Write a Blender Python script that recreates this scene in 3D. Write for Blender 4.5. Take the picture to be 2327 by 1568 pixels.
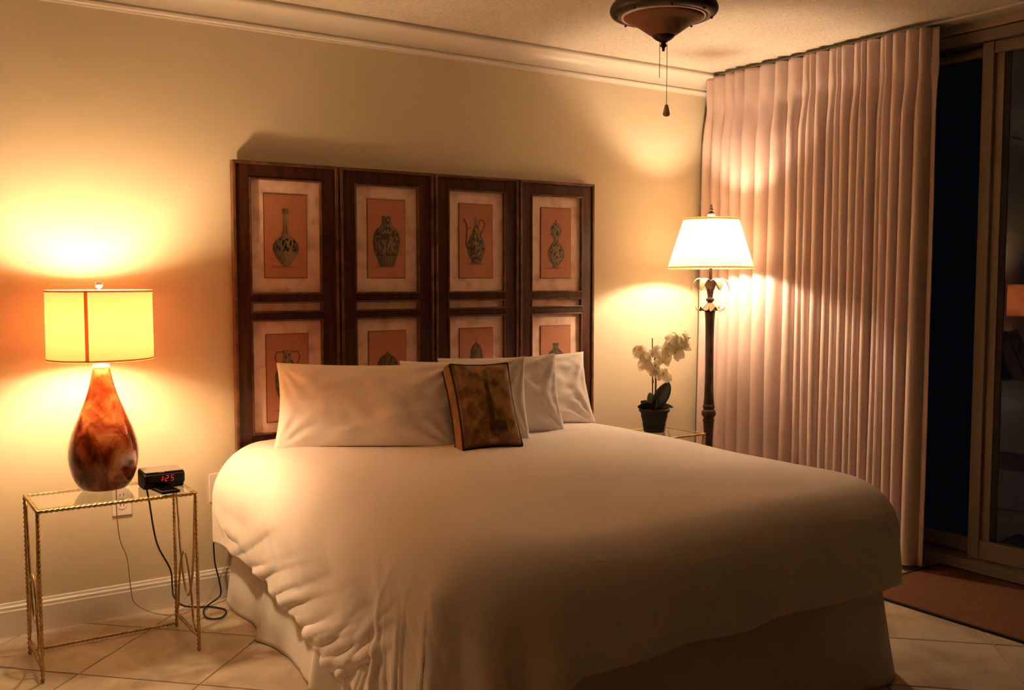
import bpy, bmesh, math, random
import numpy as np
from mathutils import Vector, Matrix, noise as mnoise

random.seed(7)
rng = np.random.default_rng(7)
for o in list(bpy.data.objects):
    bpy.data.objects.remove(o)
scene = bpy.context.scene
COL = scene.collection
PI = math.pi

# ------------------------------------------------------------------ camera
cam_d = bpy.data.cameras.new('camera')
cam_d.sensor_fit = 'HORIZONTAL'
cam_d.sensor_width = 36.0
cam_d.lens = 36.0 * 2215.0 / 2327.0
cam_d.clip_start = 0.05
cam = bpy.data.objects.new('camera', cam_d)
COL.objects.link(cam)
cam.location = (0.0, -3.96, 1.31)
cam.rotation_euler = (math.radians(90 - 3.8), 0, math.radians(-33.8))
scene.camera = cam

# ------------------------------------------------------------------ world (night, no sky light) and exposure
world = bpy.data.worlds.new('night')
scene.world = world
world.use_nodes = True
world.node_tree.nodes['Background'].inputs[0].default_value = (0.004, 0.005, 0.008, 1)
world.node_tree.nodes['Background'].inputs[1].default_value = 0.05
vs = scene.view_settings
vs.view_transform = 'Standard'
vs.look = 'None'
vs.exposure = 2.67
vs.gamma = 1.0
vs.use_curve_mapping = False
try:
    scene.cycles.max_bounces = 7
    scene.cycles.diffuse_bounces = 5
    scene.cycles.glossy_bounces = 3
    scene.cycles.transmission_bounces = 8
    scene.cycles.transparent_max_bounces = 10
    scene.cycles.sample_clamp_indirect = 4.0
    scene.cycles.use_adaptive_sampling = True
    scene.cycles.use_light_tree = False
    scene.cycles.adaptive_threshold = 0.03
    scene.cycles.caustics_refractive = False
    scene.cycles.caustics_reflective = False
except Exception:
    pass
BULB_COL = (1.0, 0.68, 0.38)
TABLE_BULB = 126.0
FLOOR_BULB = 178.0
FLOOR_COL = (1.0, 0.70, 0.43)

# ------------------------------------------------------------------ material helpers
def new_mat(name):
    m = bpy.data.materials.new(name)
    m.use_nodes = True
    nt = m.node_tree
    b = nt.nodes['Principled BSDF']
    return m, nt, b

def N(nt, t, **kw):
    n = nt.nodes.new(t)
    for k, v in kw.items():
        setattr(n, k, v)
    return n

def setin(n, name, v):
    s = n.inputs[name]
    if isinstance(v, (tuple, list)) and len(v) == 3 and s.type == 'RGBA':
        v = (*v, 1)
    s.default_value = v

def mat(name, col, rough=0.6, metal=0.0, col2=None, scale=8.0, detail=4.0, bump=0.0, bump_scale=60.0,
        coords='Object', spec=0.5, stretch=(1, 1, 1), ramp=(0.35, 0.65), bump_dist=0.002, sheen=0.0):
    m, nt, b = new_mat(name)
    setin(b, 'Base Color', col)
    setin(b, 'Roughness', rough)
    setin(b, 'Metallic', metal)
    setin(b, 'Specular IOR Level', spec)
    if sheen:
        setin(b, 'Sheen Weight', sheen)
    tc = N(nt, 'ShaderNodeTexCoord')
    mp = N(nt, 'ShaderNodeMapping')
    nt.links.new(tc.outputs[coords], mp.inputs[0])
    mp.inputs['Scale'].default_value = stretch
    if col2 is not None:
        nz = N(nt, 'ShaderNodeTexNoise')
        setin(nz, 'Scale', scale); setin(nz, 'Detail', detail)
        nt.links.new(mp.outputs[0], nz.inputs['Vector'])
        r = N(nt, 'ShaderNodeValToRGB')
        r.color_ramp.elements[0].position = ramp[0]; r.color_ramp.elements[0].color = (*col, 1)
        r.color_ramp.elements[1].position = ramp[1]; r.color_ramp.elements[1].color = (*col2, 1)
        nt.links.new(nz.outputs[0], r.inputs[0])
        nt.links.new(r.outputs[0], b.inputs['Base Color'])
    if bump:
        nb = N(nt, 'ShaderNodeTexNoise')
        setin(nb, 'Scale', bump_scale); setin(nb, 'Detail', 3.0)
        nt.links.new(mp.outputs[0], nb.inputs['Vector'])
        bp = N(nt, 'ShaderNodeBump')
        setin(bp, 'Strength', bump); setin(bp, 'Distance', bump_dist)
        nt.links.new(nb.outputs[0], bp.inputs['Height'])
        nt.links.new(bp.outputs[0], b.inputs['Normal'])
    return m

def emit_mat(name, col, strength):
    m, nt, b = new_mat(name)
    setin(b, 'Base Color', (0, 0, 0))
    setin(b, 'Emission Color', col)
    setin(b, 'Emission Strength', strength)
    return m

def shade_mat(name, col, trans_col, fac, weave=400.0):
    m, nt, b = new_mat(name)
    out = nt.nodes['Material Output']
    d = N(nt, 'ShaderNodeBsdfDiffuse'); d.inputs[0].default_value = (*col, 1)
    t = N(nt, 'ShaderNodeBsdfTranslucent'); t.inputs[0].default_value = (*trans_col, 1)
    mx = N(nt, 'ShaderNodeMixShader'); mx.inputs[0].default_value = fac
    tc = N(nt, 'ShaderNodeTexCoord')
    nz = N(nt, 'ShaderNodeTexNoise'); setin(nz, 'Scale', weave)
    nt.links.new(tc.outputs['Object'], nz.inputs['Vector'])
    bp = N(nt, 'ShaderNodeBump'); setin(bp, 'Strength', 0.15); setin(bp, 'Distance', 0.001)
    nt.links.new(nz.outputs[0], bp.inputs['Height'])
    nt.links.new(bp.outputs[0], d.inputs['Normal'])
    nt.links.new(d.outputs[0], mx.inputs[1]); nt.links.new(t.outputs[0], mx.inputs[2])
    nt.links.new(mx.outputs[0], out.inputs['Surface'])
    nt.nodes.remove(b)
    return m

def pane_mat(name, tint, refl=1.0):
    """thin window or table glass: clear with Fresnel reflection"""
    m, nt, b = new_mat(name)
    out = nt.nodes['Material Output']
    tr = N(nt, 'ShaderNodeBsdfTransparent'); tr.inputs[0].default_value = (*tint, 1)
    gl = N(nt, 'ShaderNodeBsdfGlossy'); gl.inputs['Roughness'].default_value = 0.0
    gl.inputs[0].default_value = (refl, refl, refl, 1)
    fr = N(nt, 'ShaderNodeFresnel'); fr.inputs[0].default_value = 1.5
    mx = N(nt, 'ShaderNodeMixShader')
    ge = N(nt, 'ShaderNodeNewGeometry')
    inv = N(nt, 'ShaderNodeMath', operation='SUBTRACT'); inv.inputs[0].default_value = 1.0
    nt.links.new(ge.outputs['Backfacing'], inv.inputs[1])
    mul = N(nt, 'ShaderNodeMath', operation='MULTIPLY')
    nt.links.new(fr.outputs[0], mul.inputs[0]); nt.links.new(inv.outputs[0], mul.inputs[1])
    nt.links.new(mul.outputs[0], mx.inputs[0])
    nt.links.new(tr.outputs[0], mx.inputs[1]); nt.links.new(gl.outputs[0], mx.inputs[2])
    nt.links.new(mx.outputs[0], out.inputs['Surface'])
    nt.nodes.remove(b)
    return m

def print_mat(name, rough=0.6):
    """flat print carried by the mesh's colour attribute"""
    m, nt, b = new_mat(name)
    a = N(nt, 'ShaderNodeVertexColor'); a.layer_name = 'print'
    nt.links.new(a.outputs[0], b.inputs['Base Color'])
    setin(b, 'Roughness', rough)
    return m

# ------------------------------------------------------------------ materials
M = {}
M['wall'] = mat('wall_paint', (0.70, 0.61, 0.44), 0.75)
M['wall_dimmed'] = mat('wall_unseen_dimmed', (0.34, 0.27, 0.19), 0.75)  # unseen walls darkened to keep bounce light off the foot of the bed
M['white_trim'] = mat('trim_paint', (0.80, 0.75, 0.66), 0.40, spec=0.4)
M['ceiling'] = mat('popcorn_ceiling', (0.80, 0.74, 0.64), 0.9, col2=(0.58, 0.51, 0.42), scale=110, detail=3,
                   bump=0.75, bump_scale=170, bump_dist=0.006, ramp=(0.5, 0.72))  # shade between the bumps is also coloured in as darker speckle
M['grout'] = mat('grout', (0.42, 0.36, 0.28), 0.9)
M['alu'] = mat('painted_aluminium', (0.34, 0.28, 0.21), 0.45, metal=0.0)
M['alu_dark'] = mat('rubber_gasket', (0.02, 0.018, 0.016), 0.6)
M['door_glass'] = pane_mat('door_glass', (0.85, 0.88, 0.88))
M['table_glass'] = pane_mat('table_glass', (0.94, 0.97, 0.95))
M['gold'] = mat('gilt_iron', (0.62, 0.43, 0.19), 0.34, metal=0.9, col2=(0.42, 0.28, 0.12), scale=40)
M['linen'] = mat('white_cotton', (0.86, 0.80, 0.755), 0.85, bump=0.12, bump_scale=900, bump_dist=0.0006, sheen=0.1)
M['linen_pillow'] = mat('pillow_cotton', (0.87, 0.80, 0.76), 0.85, bump=0.10, bump_scale=900, bump_dist=0.0006, sheen=0.1)
M['skirt'] = mat('skirt_cotton', (0.80, 0.75, 0.70), 0.8, bump=0.10, bump_scale=700, bump_dist=0.0006)
M['ticking'] = mat('mattress_ticking', (0.72, 0.70, 0.66), 0.9)
M['curtain'] = mat('curtain_cloth', (0.63, 0.485, 0.455), 0.85, bump=0.12, bump_scale=600, bump_dist=0.0006, sheen=0.1)
M['wood'] = mat('dark_mahogany', (0.040, 0.012, 0.005), 0.38, col2=(0.080, 0.023, 0.009), scale=5, detail=6,
                stretch=(14, 14, 1.2), bump=0.08, bump_scale=30)
M['bead'] = mat('antique_bead', (0.20, 0.085, 0.035), 0.42, col2=(0.085, 0.035, 0.014), scale=24, detail=5)
M['mat_board'] = mat('marbled_mat', (0.88, 0.64, 0.52), 0.7, col2=(0.62, 0.37, 0.27), scale=14, detail=9, ramp=(0.46, 0.72))
M['picture_edge'] = mat('picture_edge', (0.20, 0.065, 0.022), 0.6)
M['print'] = print_mat('painted_print', 0.55)
M['bronze'] = mat('dark_bronze', (0.022, 0.011, 0.006), 0.5, metal=0.1, col2=(0.050, 0.022, 0.010), scale=18)
M['amber_bowl'] = mat('unlit_amber_glass', (0.21, 0.078, 0.030), 0.5, col2=(0.27, 0.105, 0.040), scale=9)
M['lamp_iron'] = mat('aged_iron', (0.030, 0.017, 0.010), 0.5, metal=0.2, col2=(0.085, 0.045, 0.022), scale=16, bump=0.2, bump_scale=60)
M['leaf_metal'] = mat('leaf_metal', (0.20, 0.13, 0.08), 0.45, metal=0.3, col2=(0.36, 0.26, 0.18), scale=22)
M['crystal'] = mat('finial_glass', (0.75, 0.62, 0.45), 0.12, spec=0.8)
M['nickel'] = mat('brushed_nickel', (0.60, 0.55, 0.48), 0.28, metal=0.9)
M['drum'] = shade_mat('linen_drum_shade', (0.80, 0.56, 0.30), (0.35, 0.112, 0.042), 0.30)
M['drum_trim'] = shade_mat('drum_trim', (0.60, 0.36, 0.18), (0.5, 0.26, 0.10), 0.25)
M['pleat'] = shade_mat('pleated_silk_shade', (0.84, 0.74, 0.60), (0.86, 0.72, 0.54), 0.18)
M['pleat_trim'] = shade_mat('shade_braid', (0.72, 0.42, 0.17), (0.7, 0.38, 0.13), 0.30)
M['black_plastic'] = mat('black_plastic', (0.008, 0.007, 0.007), 0.55, spec=0.25)
M['clock_top'] = mat('grey_plastic', (0.20, 0.17, 0.14), 0.4)
M['screen_black'] = mat('black_display', (0.004, 0.004, 0.004), 0.12)
M['led'] = emit_mat('red_led', (1.0, 0.02, 0.03), 0.30)
try:
    M['led'].cycles.emission_sampling = 'NONE'
except Exception:
    pass
M['cord_black'] = mat('black_cord', (0.010, 0.009, 0.008), 0.45)
M['cord_clear'] = mat('clear_cord', (0.45, 0.30, 0.16), 0.35)
M['ivory'] = mat('ivory_plastic', (0.86, 0.76, 0.69), 0.4)
M['slot'] = mat('socket_slot', (0.03, 0.02, 0.015), 0.7)
M['petal'] = shade_mat('orchid_petal', (0.95, 0.91, 0.78), (0.95, 0.88, 0.66), 0.40, weave=60.0)
M['petal_heart'] = mat('orchid_heart', (0.80, 0.42, 0.06), 0.5)
M['leaf'] = mat('orchid_leaf', (0.012, 0.028, 0.012), 0.35, col2=(0.03, 0.06, 0.025), scale=10)
M['leaf_pale'] = mat('orchid_leaf_pale', (0.16, 0.20, 0.11), 0.4, col2=(0.24, 0.26, 0.16), scale=10)
M['stem'] = mat('orchid_stem', (0.16, 0.065, 0.025), 0.6)
M['pot'] = mat('dark_pot', (0.007, 0.006, 0.005), 0.6, bump=0.2, bump_scale=20)
M['soil'] = mat('moss', (0.05, 0.035, 0.02), 0.95, bump=0.8, bump_scale=80, bump_dist=0.01)
M['rug'] = mat('brown_rug', (0.15, 0.055, 0.022), 0.95, col2=(0.20, 0.078, 0.030), scale=60, bump=0.6, bump_scale=350, bump_dist=0.003)
M['rug_edge'] = mat('rug_binding', (0.018, 0.008, 0.005), 0.9)
M['piping'] = mat('dark_piping', (0.025, 0.014, 0.007), 0.7)
M['gusset'] = mat('cushion_gusset', (0.36, 0.20, 0.075), 0.8, col2=(0.26, 0.13, 0.045), scale=18)
M['cushion_back'] = mat('cushion_back', (0.20, 0.10, 0.03), 0.85)
M['pull_knob'] = mat('pull_knob_wood', (0.62, 0.45, 0.30), 0.5)
M['chain'] = mat('bead_chain', (0.17, 0.085, 0.035), 0.4, metal=0.5)

def stone_mat():
    m, nt, b = new_mat('travertine_tile')
    tc = N(nt, 'ShaderNodeTexCoord'); geo = N(nt, 'ShaderNodeNewGeometry')
    oi = N(nt, 'ShaderNodeObjectInfo')
    ad = N(nt, 'ShaderNodeVectorMath', operation='MULTIPLY_ADD')
    cb = N(nt, 'ShaderNodeCombineXYZ')
    for i in range(3):
        nt.links.new(oi.outputs['Random'], cb.inputs[i])
    nt.links.new(cb.outputs[0], ad.inputs[0]); ad.inputs[1].default_value = (31, 17, 7)
    nt.links.new(geo.outputs['Position'], ad.inputs[2])
    nz = N(nt, 'ShaderNodeTexNoise'); setin(nz, 'Scale', 4.0); setin(nz, 'Detail', 7.0); setin(nz, 'Distortion', 1.3)
    nt.links.new(ad.outputs[0], nz.inputs['Vector'])
    r = N(nt, 'ShaderNodeValToRGB')
    e = r.color_ramp.elements
    e[0].position = 0.36; e[0].color = (0.46, 0.36, 0.26, 1)
    e[1].position = 0.60; e[1].color = (0.66, 0.55, 0.42, 1)
    nt.links.new(nz.outputs[0], r.inputs[0])
    nt.links.new(r.outputs[0], b.inputs['Base Color'])
    setin(b, 'Roughness', 0.34)
    return m
M['tile'] = stone_mat()

def glaze_mat():
    """marbled copper-red glazed glass of the table lamp"""
    m, nt, b = new_mat('marbled_red_glaze')
    tc = N(nt, 'ShaderNodeTexCoord')
    mp = N(nt, 'ShaderNodeMapping'); mp.inputs['Scale'].default_value = (1, 1, 0.8)
    nt.links.new(tc.outputs['Object'], mp.inputs[0])
    n1 = N(nt, 'ShaderNodeTexNoise'); setin(n1, 'Scale', 9.0); setin(n1, 'Detail', 2.0); setin(n1, 'Distortion', 1.4)
    nt.links.new(mp.outputs[0], n1.inputs['Vector'])
    vo = N(nt, 'ShaderNodeTexVoronoi', feature='DISTANCE_TO_EDGE'); setin(vo, 'Scale', 17.0)
    n2 = N(nt, 'ShaderNodeTexNoise'); setin(n2, 'Scale', 11.0); setin(n2, 'Detail', 4.0)
    nt.links.new(mp.outputs[0], n2.inputs['Vector'])
    mixv = N(nt, 'ShaderNodeMixRGB'); mixv.inputs[0].default_value = 0.16
    nt.links.new(mp.outputs[0], mixv.inputs[1]); nt.links.new(n2.outputs['Color'], mixv.inputs[2])
    nt.links.new(mixv.outputs[0], vo.inputs['Vector'])
    r = N(nt, 'ShaderNodeValToRGB')
    e = r.color_ramp.elements
    e[0].position = 0.34; e[0].color = (0.13, 0.020, 0.009, 1)
    e[1].position = 0.62; e[1].color = (0.58, 0.24, 0.085, 1)
    k = e.new(0.47); k.color = (0.36, 0.075, 0.026, 1)
    nt.links.new(n1.outputs[0], r.inputs[0])
    rv = N(nt, 'ShaderNodeValToRGB')
    rv.color_ramp.elements[0].position = 0.0; rv.color_ramp.elements[0].color = (0.30, 0.30, 0.30, 1)
    rv.color_ramp.elements[1].position = 0.10; rv.color_ramp.elements[1].color = (1, 1, 1, 1)
    nt.links.new(vo.outputs[0], rv.inputs[0])
    mu = N(nt, 'ShaderNodeMixRGB', blend_type='MULTIPLY'); mu.inputs[0].default_value = 0.45
    nt.links.new(r.outputs[0], mu.inputs[1]); nt.links.new(rv.outputs[0], mu.inputs[2])
    nt.links.new(mu.outputs[0], b.inputs['Base Color'])
    setin(b, 'Roughness', 0.12)
    setin(b, 'Coat Weight', 0.6); setin(b, 'Coat Roughness', 0.04)
    return m
M['glaze'] = glaze_mat()

# ------------------------------------------------------------------ mesh helpers
def link(name, me, m, parent=None):
    o = bpy.data.objects.new(name, me)
    COL.objects.link(o)
    if m is not None:
        me.materials.append(m)
    if parent is not None:
        o.parent = parent
    return o

def raw(name, verts, faces, m, parent=None, smooth=True):
    me = bpy.data.meshes.new(name)
    me.from_pydata([tuple(v) for v in verts], [], faces)
    me.update()
    if smooth:
        me.polygons.foreach_set('use_smooth', [True] * len(me.polygons))
    return link(name, me, m, parent)

class MB:
    """collects shapes; build() links them as ONE mesh object"""
    def __init__(s):
        s.v = []; s.f = []
    def add(s, verts, faces):
        k = len(s.v)
        s.v += [tuple(v) for v in verts]
        s.f += [tuple(i + k for i in f) for f in faces]
        return s
    def box(s, x0, x1, y0, y1, z0, z1, bev=0.0):
        bm = bmesh.new()
        bmesh.ops.create_cube(bm, size=1.0)
        for v in bm.verts:
            v.co = ((x0 + x1) / 2 + v.co.x * (x1 - x0), (y0 + y1) / 2 + v.co.y * (y1 - y0), (z0 + z1) / 2 + v.co.z * (z1 - z0))
        if bev:
            bmesh.ops.bevel(bm, geom=list(bm.edges), offset=bev, segments=2, profile=0.6, affect='EDGES')
        bm.verts.index_update()
        s.add([v.co[:] for v in bm.verts], [[v.index for v in f.verts] for f in bm.faces])
        bm.free()
        return s
    def lathe(s, prof, n=32, c=(0, 0, 0), cap=True):
        vs, fs = [], []
        for r, z in prof:
            for k in range(n):
                a = 2 * PI * k / n
                vs.append((c[0] + r * math.cos(a), c[1] + r * math.sin(a), c[2] + z))
        for i in range(len(prof) - 1):
            for k in range(n):
                a, b2 = i * n + k, i * n + (k + 1) % n
                fs.append((a, b2, b2 + n, a + n))
        if cap:
            fs.append(tuple(range(n - 1, -1, -1)))
            t = (len(prof) - 1) * n
            fs.append(tuple(range(t, t + n)))
        return s.add(vs, fs)
    def tube(s, pts, r, n=8, twist=0.0, lobes=0, closed=False):
        P = [Vector(p) for p in pts]
        L = len(P)
        vs, fs = [], []
        up = None
        acc = 0.0
        for i, p in enumerate(P):
            if closed:
                d = P[(i + 1) % L] - P[i - 1]
            else:
                d = P[min(i + 1, L - 1)] - P[max(i - 1, 0)]
            d.normalize()
            if up is None:
                up = Vector((0, 0, 1)) if abs(d.z) < 0.9 else Vector((1, 0, 0))
            a = d.cross(up).normalized(); b2 = a.cross(d).normalized(); up = b2
            if i:
                acc += (P[i] - P[i - 1]).length
            rr = r[i] if isinstance(r, (list, tuple)) else r
            for k in range(n):
                t = 2 * PI * k / n
                q = rr * (1 + (0.38 * math.cos(lobes * (t + acc * twist)) if lobes else 0))
                vs.append(tuple(p + a * (q * math.cos(t)) + b2 * (q * math.sin(t))))
        m_ = L if closed else L - 1
        for i in range(m_):
            for k in range(n):
                j = (i + 1) % L
                fs.append((i * n + k, i * n + (k + 1) % n, j * n + (k + 1) % n, j * n + k))
        if not closed:
            fs.append(tuple(range(n - 1, -1, -1)))
            fs.append(tuple(range((L - 1) * n, L * n)))
        return s.add(vs, fs)
    def grid(s, A):
        """A: (nu,nv,3) array"""
        nu, nv = A.shape[:2]
        idx = np.arange(nu * nv).reshape(nu, nv)
        f = np.stack([idx[:-1, :-1], idx[1:, :-1], idx[1:, 1:], idx[:-1, 1:]], -1).reshape(-1, 4)
        return s.add(A.reshape(-1, 3).tolist(), f.tolist())
    def build(s, name, m, parent=None, smooth=True):
        return raw(name, s.v, s.f, m, parent, smooth)

def auto_smooth(o, ang=35):
    me = o.data
    bm = bmesh.new(); bm.from_mesh(me)
    lim = math.radians(ang)
    for e in bm.edges:
        if len(e.link_faces) == 2 and e.calc_face_angle(0) > lim:
            e.smooth = False
    bm.to_mesh(me); bm.free()
    return o

def recalc(o):
    bm = bmesh.new(); bm.from_mesh(o.data)
    bmesh.ops.recalc_face_normals(bm, faces=bm.faces)
    bm.to_mesh(o.data); bm.free()
    return o

def empty(name, loc=(0, 0, 0), rz=0.0):
    o = bpy.data.objects.new(name, None)
    o.empty_display_size = 0.1
    COL.objects.link(o)
    o.location = loc; o.rotation_euler = (0, 0, rz)
    return o

def tag(o, label, cat, group=None):
    o['label'] = label; o['category'] = cat
    if group:
        o['group'] = group
    return o

def struct(o, label=None):
    o['kind'] = 'structure'
    if label:
        o['label'] = label
    return o

def smoothpath(pts, n=10):
    P = [Vector(p) for p in pts]
    out = []
    for i in range(len(P) - 1):
        p0 = P[max(i - 1, 0)]; p1 = P[i]; p2 = P[i + 1]; p3 = P[min(i + 2, len(P) - 1)]
        for k in range(n):
            t = k / n
            out.append(0.5 * ((2 * p1) + (p2 - p0) * t + (2 * p0 - 5 * p1 + 4 * p2 - p3) * t * t + (3 * p1 - p0 - 3 * p2 + p3) * t ** 3))
    out.append(P[-1])
    return out

def lerp_prof(prof, n):
    """smooth a lathe profile with a Catmull-Rom pass"""
    q = smoothpath([(r, 0, z) for r, z in prof], n)
    return [(max(p.x, 0.0005), p.z) for p in q]

def vnoise(x, y, seed=0):
    """smooth 2-D value noise on numpy arrays, about -1..1"""
    x = np.asarray(x, float); y = np.asarray(y, float)
    xi = np.floor(x).astype(int); yi = np.floor(y).astype(int)
    fx = x - xi; fy = y - yi
    fx = fx * fx * (3 - 2 * fx); fy = fy * fy * (3 - 2 * fy)
    def h(i, j):
        n = (i * 374761393 + j * 668265263 + seed * 1274126177) & 0x7fffffff
        n = ((n ^ (n >> 13)) * 1274126177) & 0x7fffffff
        return ((n ^ (n >> 16)) & 0xffff) / 32767.5 - 1
    return (h(xi, yi) * (1 - fx) + h(xi + 1, yi) * fx) * (1 - fy) + (h(xi, yi + 1) * (1 - fx) + h(xi + 1, yi + 1) * fx) * fy

def sstep(a, b, x):
    t = np.clip((x - a) / (b - a), 0, 1)
    return t * t * (3 - 2 * t)

def seg_dist(px, py, pts):
    """distance to a polyline and position 0..1 along it"""
    best = np.full(np.shape(px), 1e9); pos = np.zeros(np.shape(px))
    pts = [np.array(p, float) for p in pts]
    lens = [np.linalg.norm(pts[i + 1] - pts[i]) for i in range(len(pts) - 1)]
    tot = sum(lens); acc = 0
    side = np.zeros(np.shape(px))
    for i in range(len(pts) - 1):
        a, b2 = pts[i], pts[i + 1]
        d = b2 - a; L2 = d @ d
        t = np.clip(((px - a[0]) * d[0] + (py - a[1]) * d[1]) / L2, 0, 1)
        qx = px - (a[0] + t * d[0]); qy = py - (a[1] + t * d[1])
        dist = np.hypot(qx, qy)
        sd = np.sign(d[0] * qy - d[1] * qx)
        m_ = dist < best
        best = np.where(m_, dist, best); pos = np.where(m_, (acc + t * lens[i]) / tot, pos); side = np.where(m_, sd, side)
        acc += lens[i]
    return best, pos, side

# ------------------------------------------------------------------ the room
RX0, RX1, RY0, CEIL = -2.8, 4.30, -8.0, 2.44

floor = struct(MB().box(RX0 - 0.1, RX1 + 0.3, RY0 - 0.1, 0.1, -0.08, -0.0025).build('floor', M['grout'], smooth=False), 'diagonal travertine tile floor')

def clip_poly(poly, x0, x1, y0, y1):
    def cl(P, f, inter):
        out = []
        for i in range(len(P)):
            a, b2 = P[i - 1], P[i]
            fa, fb = f(a), f(b2)
            if fb >= 0:
                if fa < 0: out.append(inter(a, b2, fa, fb))
                out.append(b2)
            elif fa >= 0:
                out.append(inter(a, b2, fa, fb))
        return out
    def it(a, b2, fa, fb):
        t = fa / (fa - fb)
        return (a[0] + (b2[0] - a[0]) * t, a[1] + (b2[1] - a[1]) * t)
    for f in (lambda p: p[0] - x0, lambda p: x1 - p[0], lambda p: p[1] - y0, lambda p: y1 - p[1]):
        poly = cl(poly, f, it)
        if len(poly) < 3:
            return []
    return poly

SP, C1, C2, G = 0.62, 1.085, 1.28, 0.0045
full_tile = None
for i in range(-12, 26):
    for j in range(-22, 12):
        a0, a1 = C1 + i * SP + G, C1 + (i + 1) * SP - G
        b0, b1 = C2 + j * SP + G, C2 + (j + 1) * SP - G
        q = [((a + b2) / 2, (b2 - a) / 2) for a, b2 in ((a0, b0), (a1, b0), (a1, b1), (a0, b1))]
        cx = sum(p[0] for p in q) / 4; cy = sum(p[1] for p in q) / 4
        pl = clip_poly(q, RX0, 4.12, RY0, -0.002)
        if len(pl) < 3:
            continue
        area = 0.5 * abs(sum(pl[k - 1][0] * pl[k][1] - pl[k][0] * pl[k - 1][1] for k in range(len(pl))))
        if area < 0.002:
            continue
        whole = len(pl) == 4 and area > 0.99 * ((a1 - a0) * (b1 - b0) / 2)
        if whole and full_tile is not None:
            o = bpy.data.objects.new('tile', full_tile); COL.objects.link(o); o.parent = floor
            o.location = (cx, cy, 0)
            continue
        if sum(pl[k - 1][0] * pl[k][1] - pl[k][0] * pl[k - 1][1] for k in range(len(pl))) < 0:
            pl = pl[::-1]
        n = len(pl)
        vs_ = []
        for sc_, z in ((1.0, -0.0024), (1.0, -0.0012), (0.996, 0.0)):
            mx_ = sum(p[0] for p in pl) / n; my_ = sum(p[1] for p in pl) / n
            vs_ += [(mx_ + (p[0] - mx_) * sc_ - cx, my_ + (p[1] - my_) * sc_ - cy, z) for p in pl]
        fs_ = [tuple(range(2 * n, 3 * n))]
        for r_ in range(2):
            fs_ += [(r_ * n + k, r_ * n + (k + 1) % n, (r_ + 1) * n + (k + 1) % n, (r_ + 1) * n + k) for k in range(n)]
        o = raw('tile', vs_, fs_, M['tile'], floor, smooth=False)
        o.location = (cx, cy, 0)
        if whole:
            full_tile = o.data

struct(MB().box(RX0 - 0.1, RX1 + 0.3, RY0 - 0.1, 0.1, CEIL, CEIL + 0.1).build('ceiling', M['ceiling'], smooth=False), 'textured popcorn ceiling')
struct(MB().box(RX0 - 0.1, RX1 + 0.3, 0.0, 0.12, -0.05, CEIL + 0.05).build('wall_back', M['wall'], smooth=False), 'beige wall behind the bed')
struct(MB().box(RX0 - 0.12, RX0, RY0 - 0.1, 0.1, -0.05, CEIL + 0.05).build('wall_left', M['wall_dimmed'], smooth=False))
struct(MB().box(RX0 - 0.1, RX1 + 0.3, RY0 - 0.12, RY0, -0.05, CEIL + 0.05).build('wall_front', M['wall_dimmed'], smooth=False))
wr = MB()
wr.box(4.13, 4.30, RY0, 0.0, 2.408, CEIL)          # lintel
wr.box(4.13, 4.30, -0.10, 0.0, 0.0, 2.408)         # jamb beside the back wall
wr.box(4.13, 4.30, RY0, -4.55, 0.0, 2.408)
struct(wr.build('wall_right', M['wall'], smooth=False), 'wall around the sliding glass door')

# crown moulding on the back wall (profile in y,z swept along x)
def sweep_x(prof, x0, x1):
    vs_, fs_ = [], []
    n = len(prof)
    for x in (x0, x1):
        vs_ += [(x, y, z) for y, z in prof]
    for k in range(n):
        fs_.append((k, (k + 1) % n, n + (k + 1) % n, n + k))
    fs_.append(tuple(range(n))); fs_.append(tuple(range(2 * n - 1, n - 1, -1)))
    return vs_, fs_
crown = [(0.0, 2.325), (-0.008, 2.325), (-0.010, 2.333), (-0.017, 2.336), (-0.019, 2.345), (-0.013, 2.348), (-0.013, 2.353)]
for k in range(9):
    t = k / 8 * PI / 2
    crown.append((-0.016 - 0.052 * (1 - math.cos(t)), 2.353 + 0.062 * math.sin(t)))
crown += [(-0.073, 2.417), (-0.076, 2.421), (-0.076, 2.428), (-0.070, 2.430), (-0.070, CEIL), (0.0, CEIL)]
v_, f_ = sweep_x(crown, RX0, 4.13)
o = recalc(raw('trim_1', v_, f_, M['white_trim'])); auto_smooth(o, 40); struct(o, 'white crown moulding along the back wall')
base = [(0.0, 0.0), (-0.016, 0.0), (-0.016, 0.094), (-0.013, 0.098), (-0.013, 0.108), (-0.008, 0.113), (-0.006, 0.122), (0.0, 0.124)]
v_, f_ = sweep_x(base, RX0, 4.13)
o = recalc(raw('baseboard_back', v_, f_, M['white_trim'])); auto_smooth(o, 30); struct(o, 'white baseboard along the back wall')

# ------------------------------------------------------------------ sliding glass door
door = struct(empty('door_1', (4.16, -2.3, 0)), 'dark sliding glass door at night')
def dpart(name, m, boxes, parent, bev=0.002):
    mb = MB()
    for b in boxes:
        mb.box(b[0] - 4.16, b[1] - 4.16, b[2] + 2.3, b[3] + 2.3, b[4], b[5], bev)
    return mb.build(name, m, parent, smooth=False)
dpart('head_frame', M['alu'], [(4.125, 4.29, -4.55, -0.10, 2.352, 2.402)], door)
dpart('sill', M['alu'], [(4.115, 4.29, -4.55, -0.10, 0.0, 0.052)], door)
dpart('sill_step', M['alu'], [(4.10, 4.16, -4.55, -0.10, 0.0, 0.022)], door)
dpart('jamb', M['alu'], [(4.14, 4.29, -0.15, -0.10, 0.052, 2.352)], door)
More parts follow.
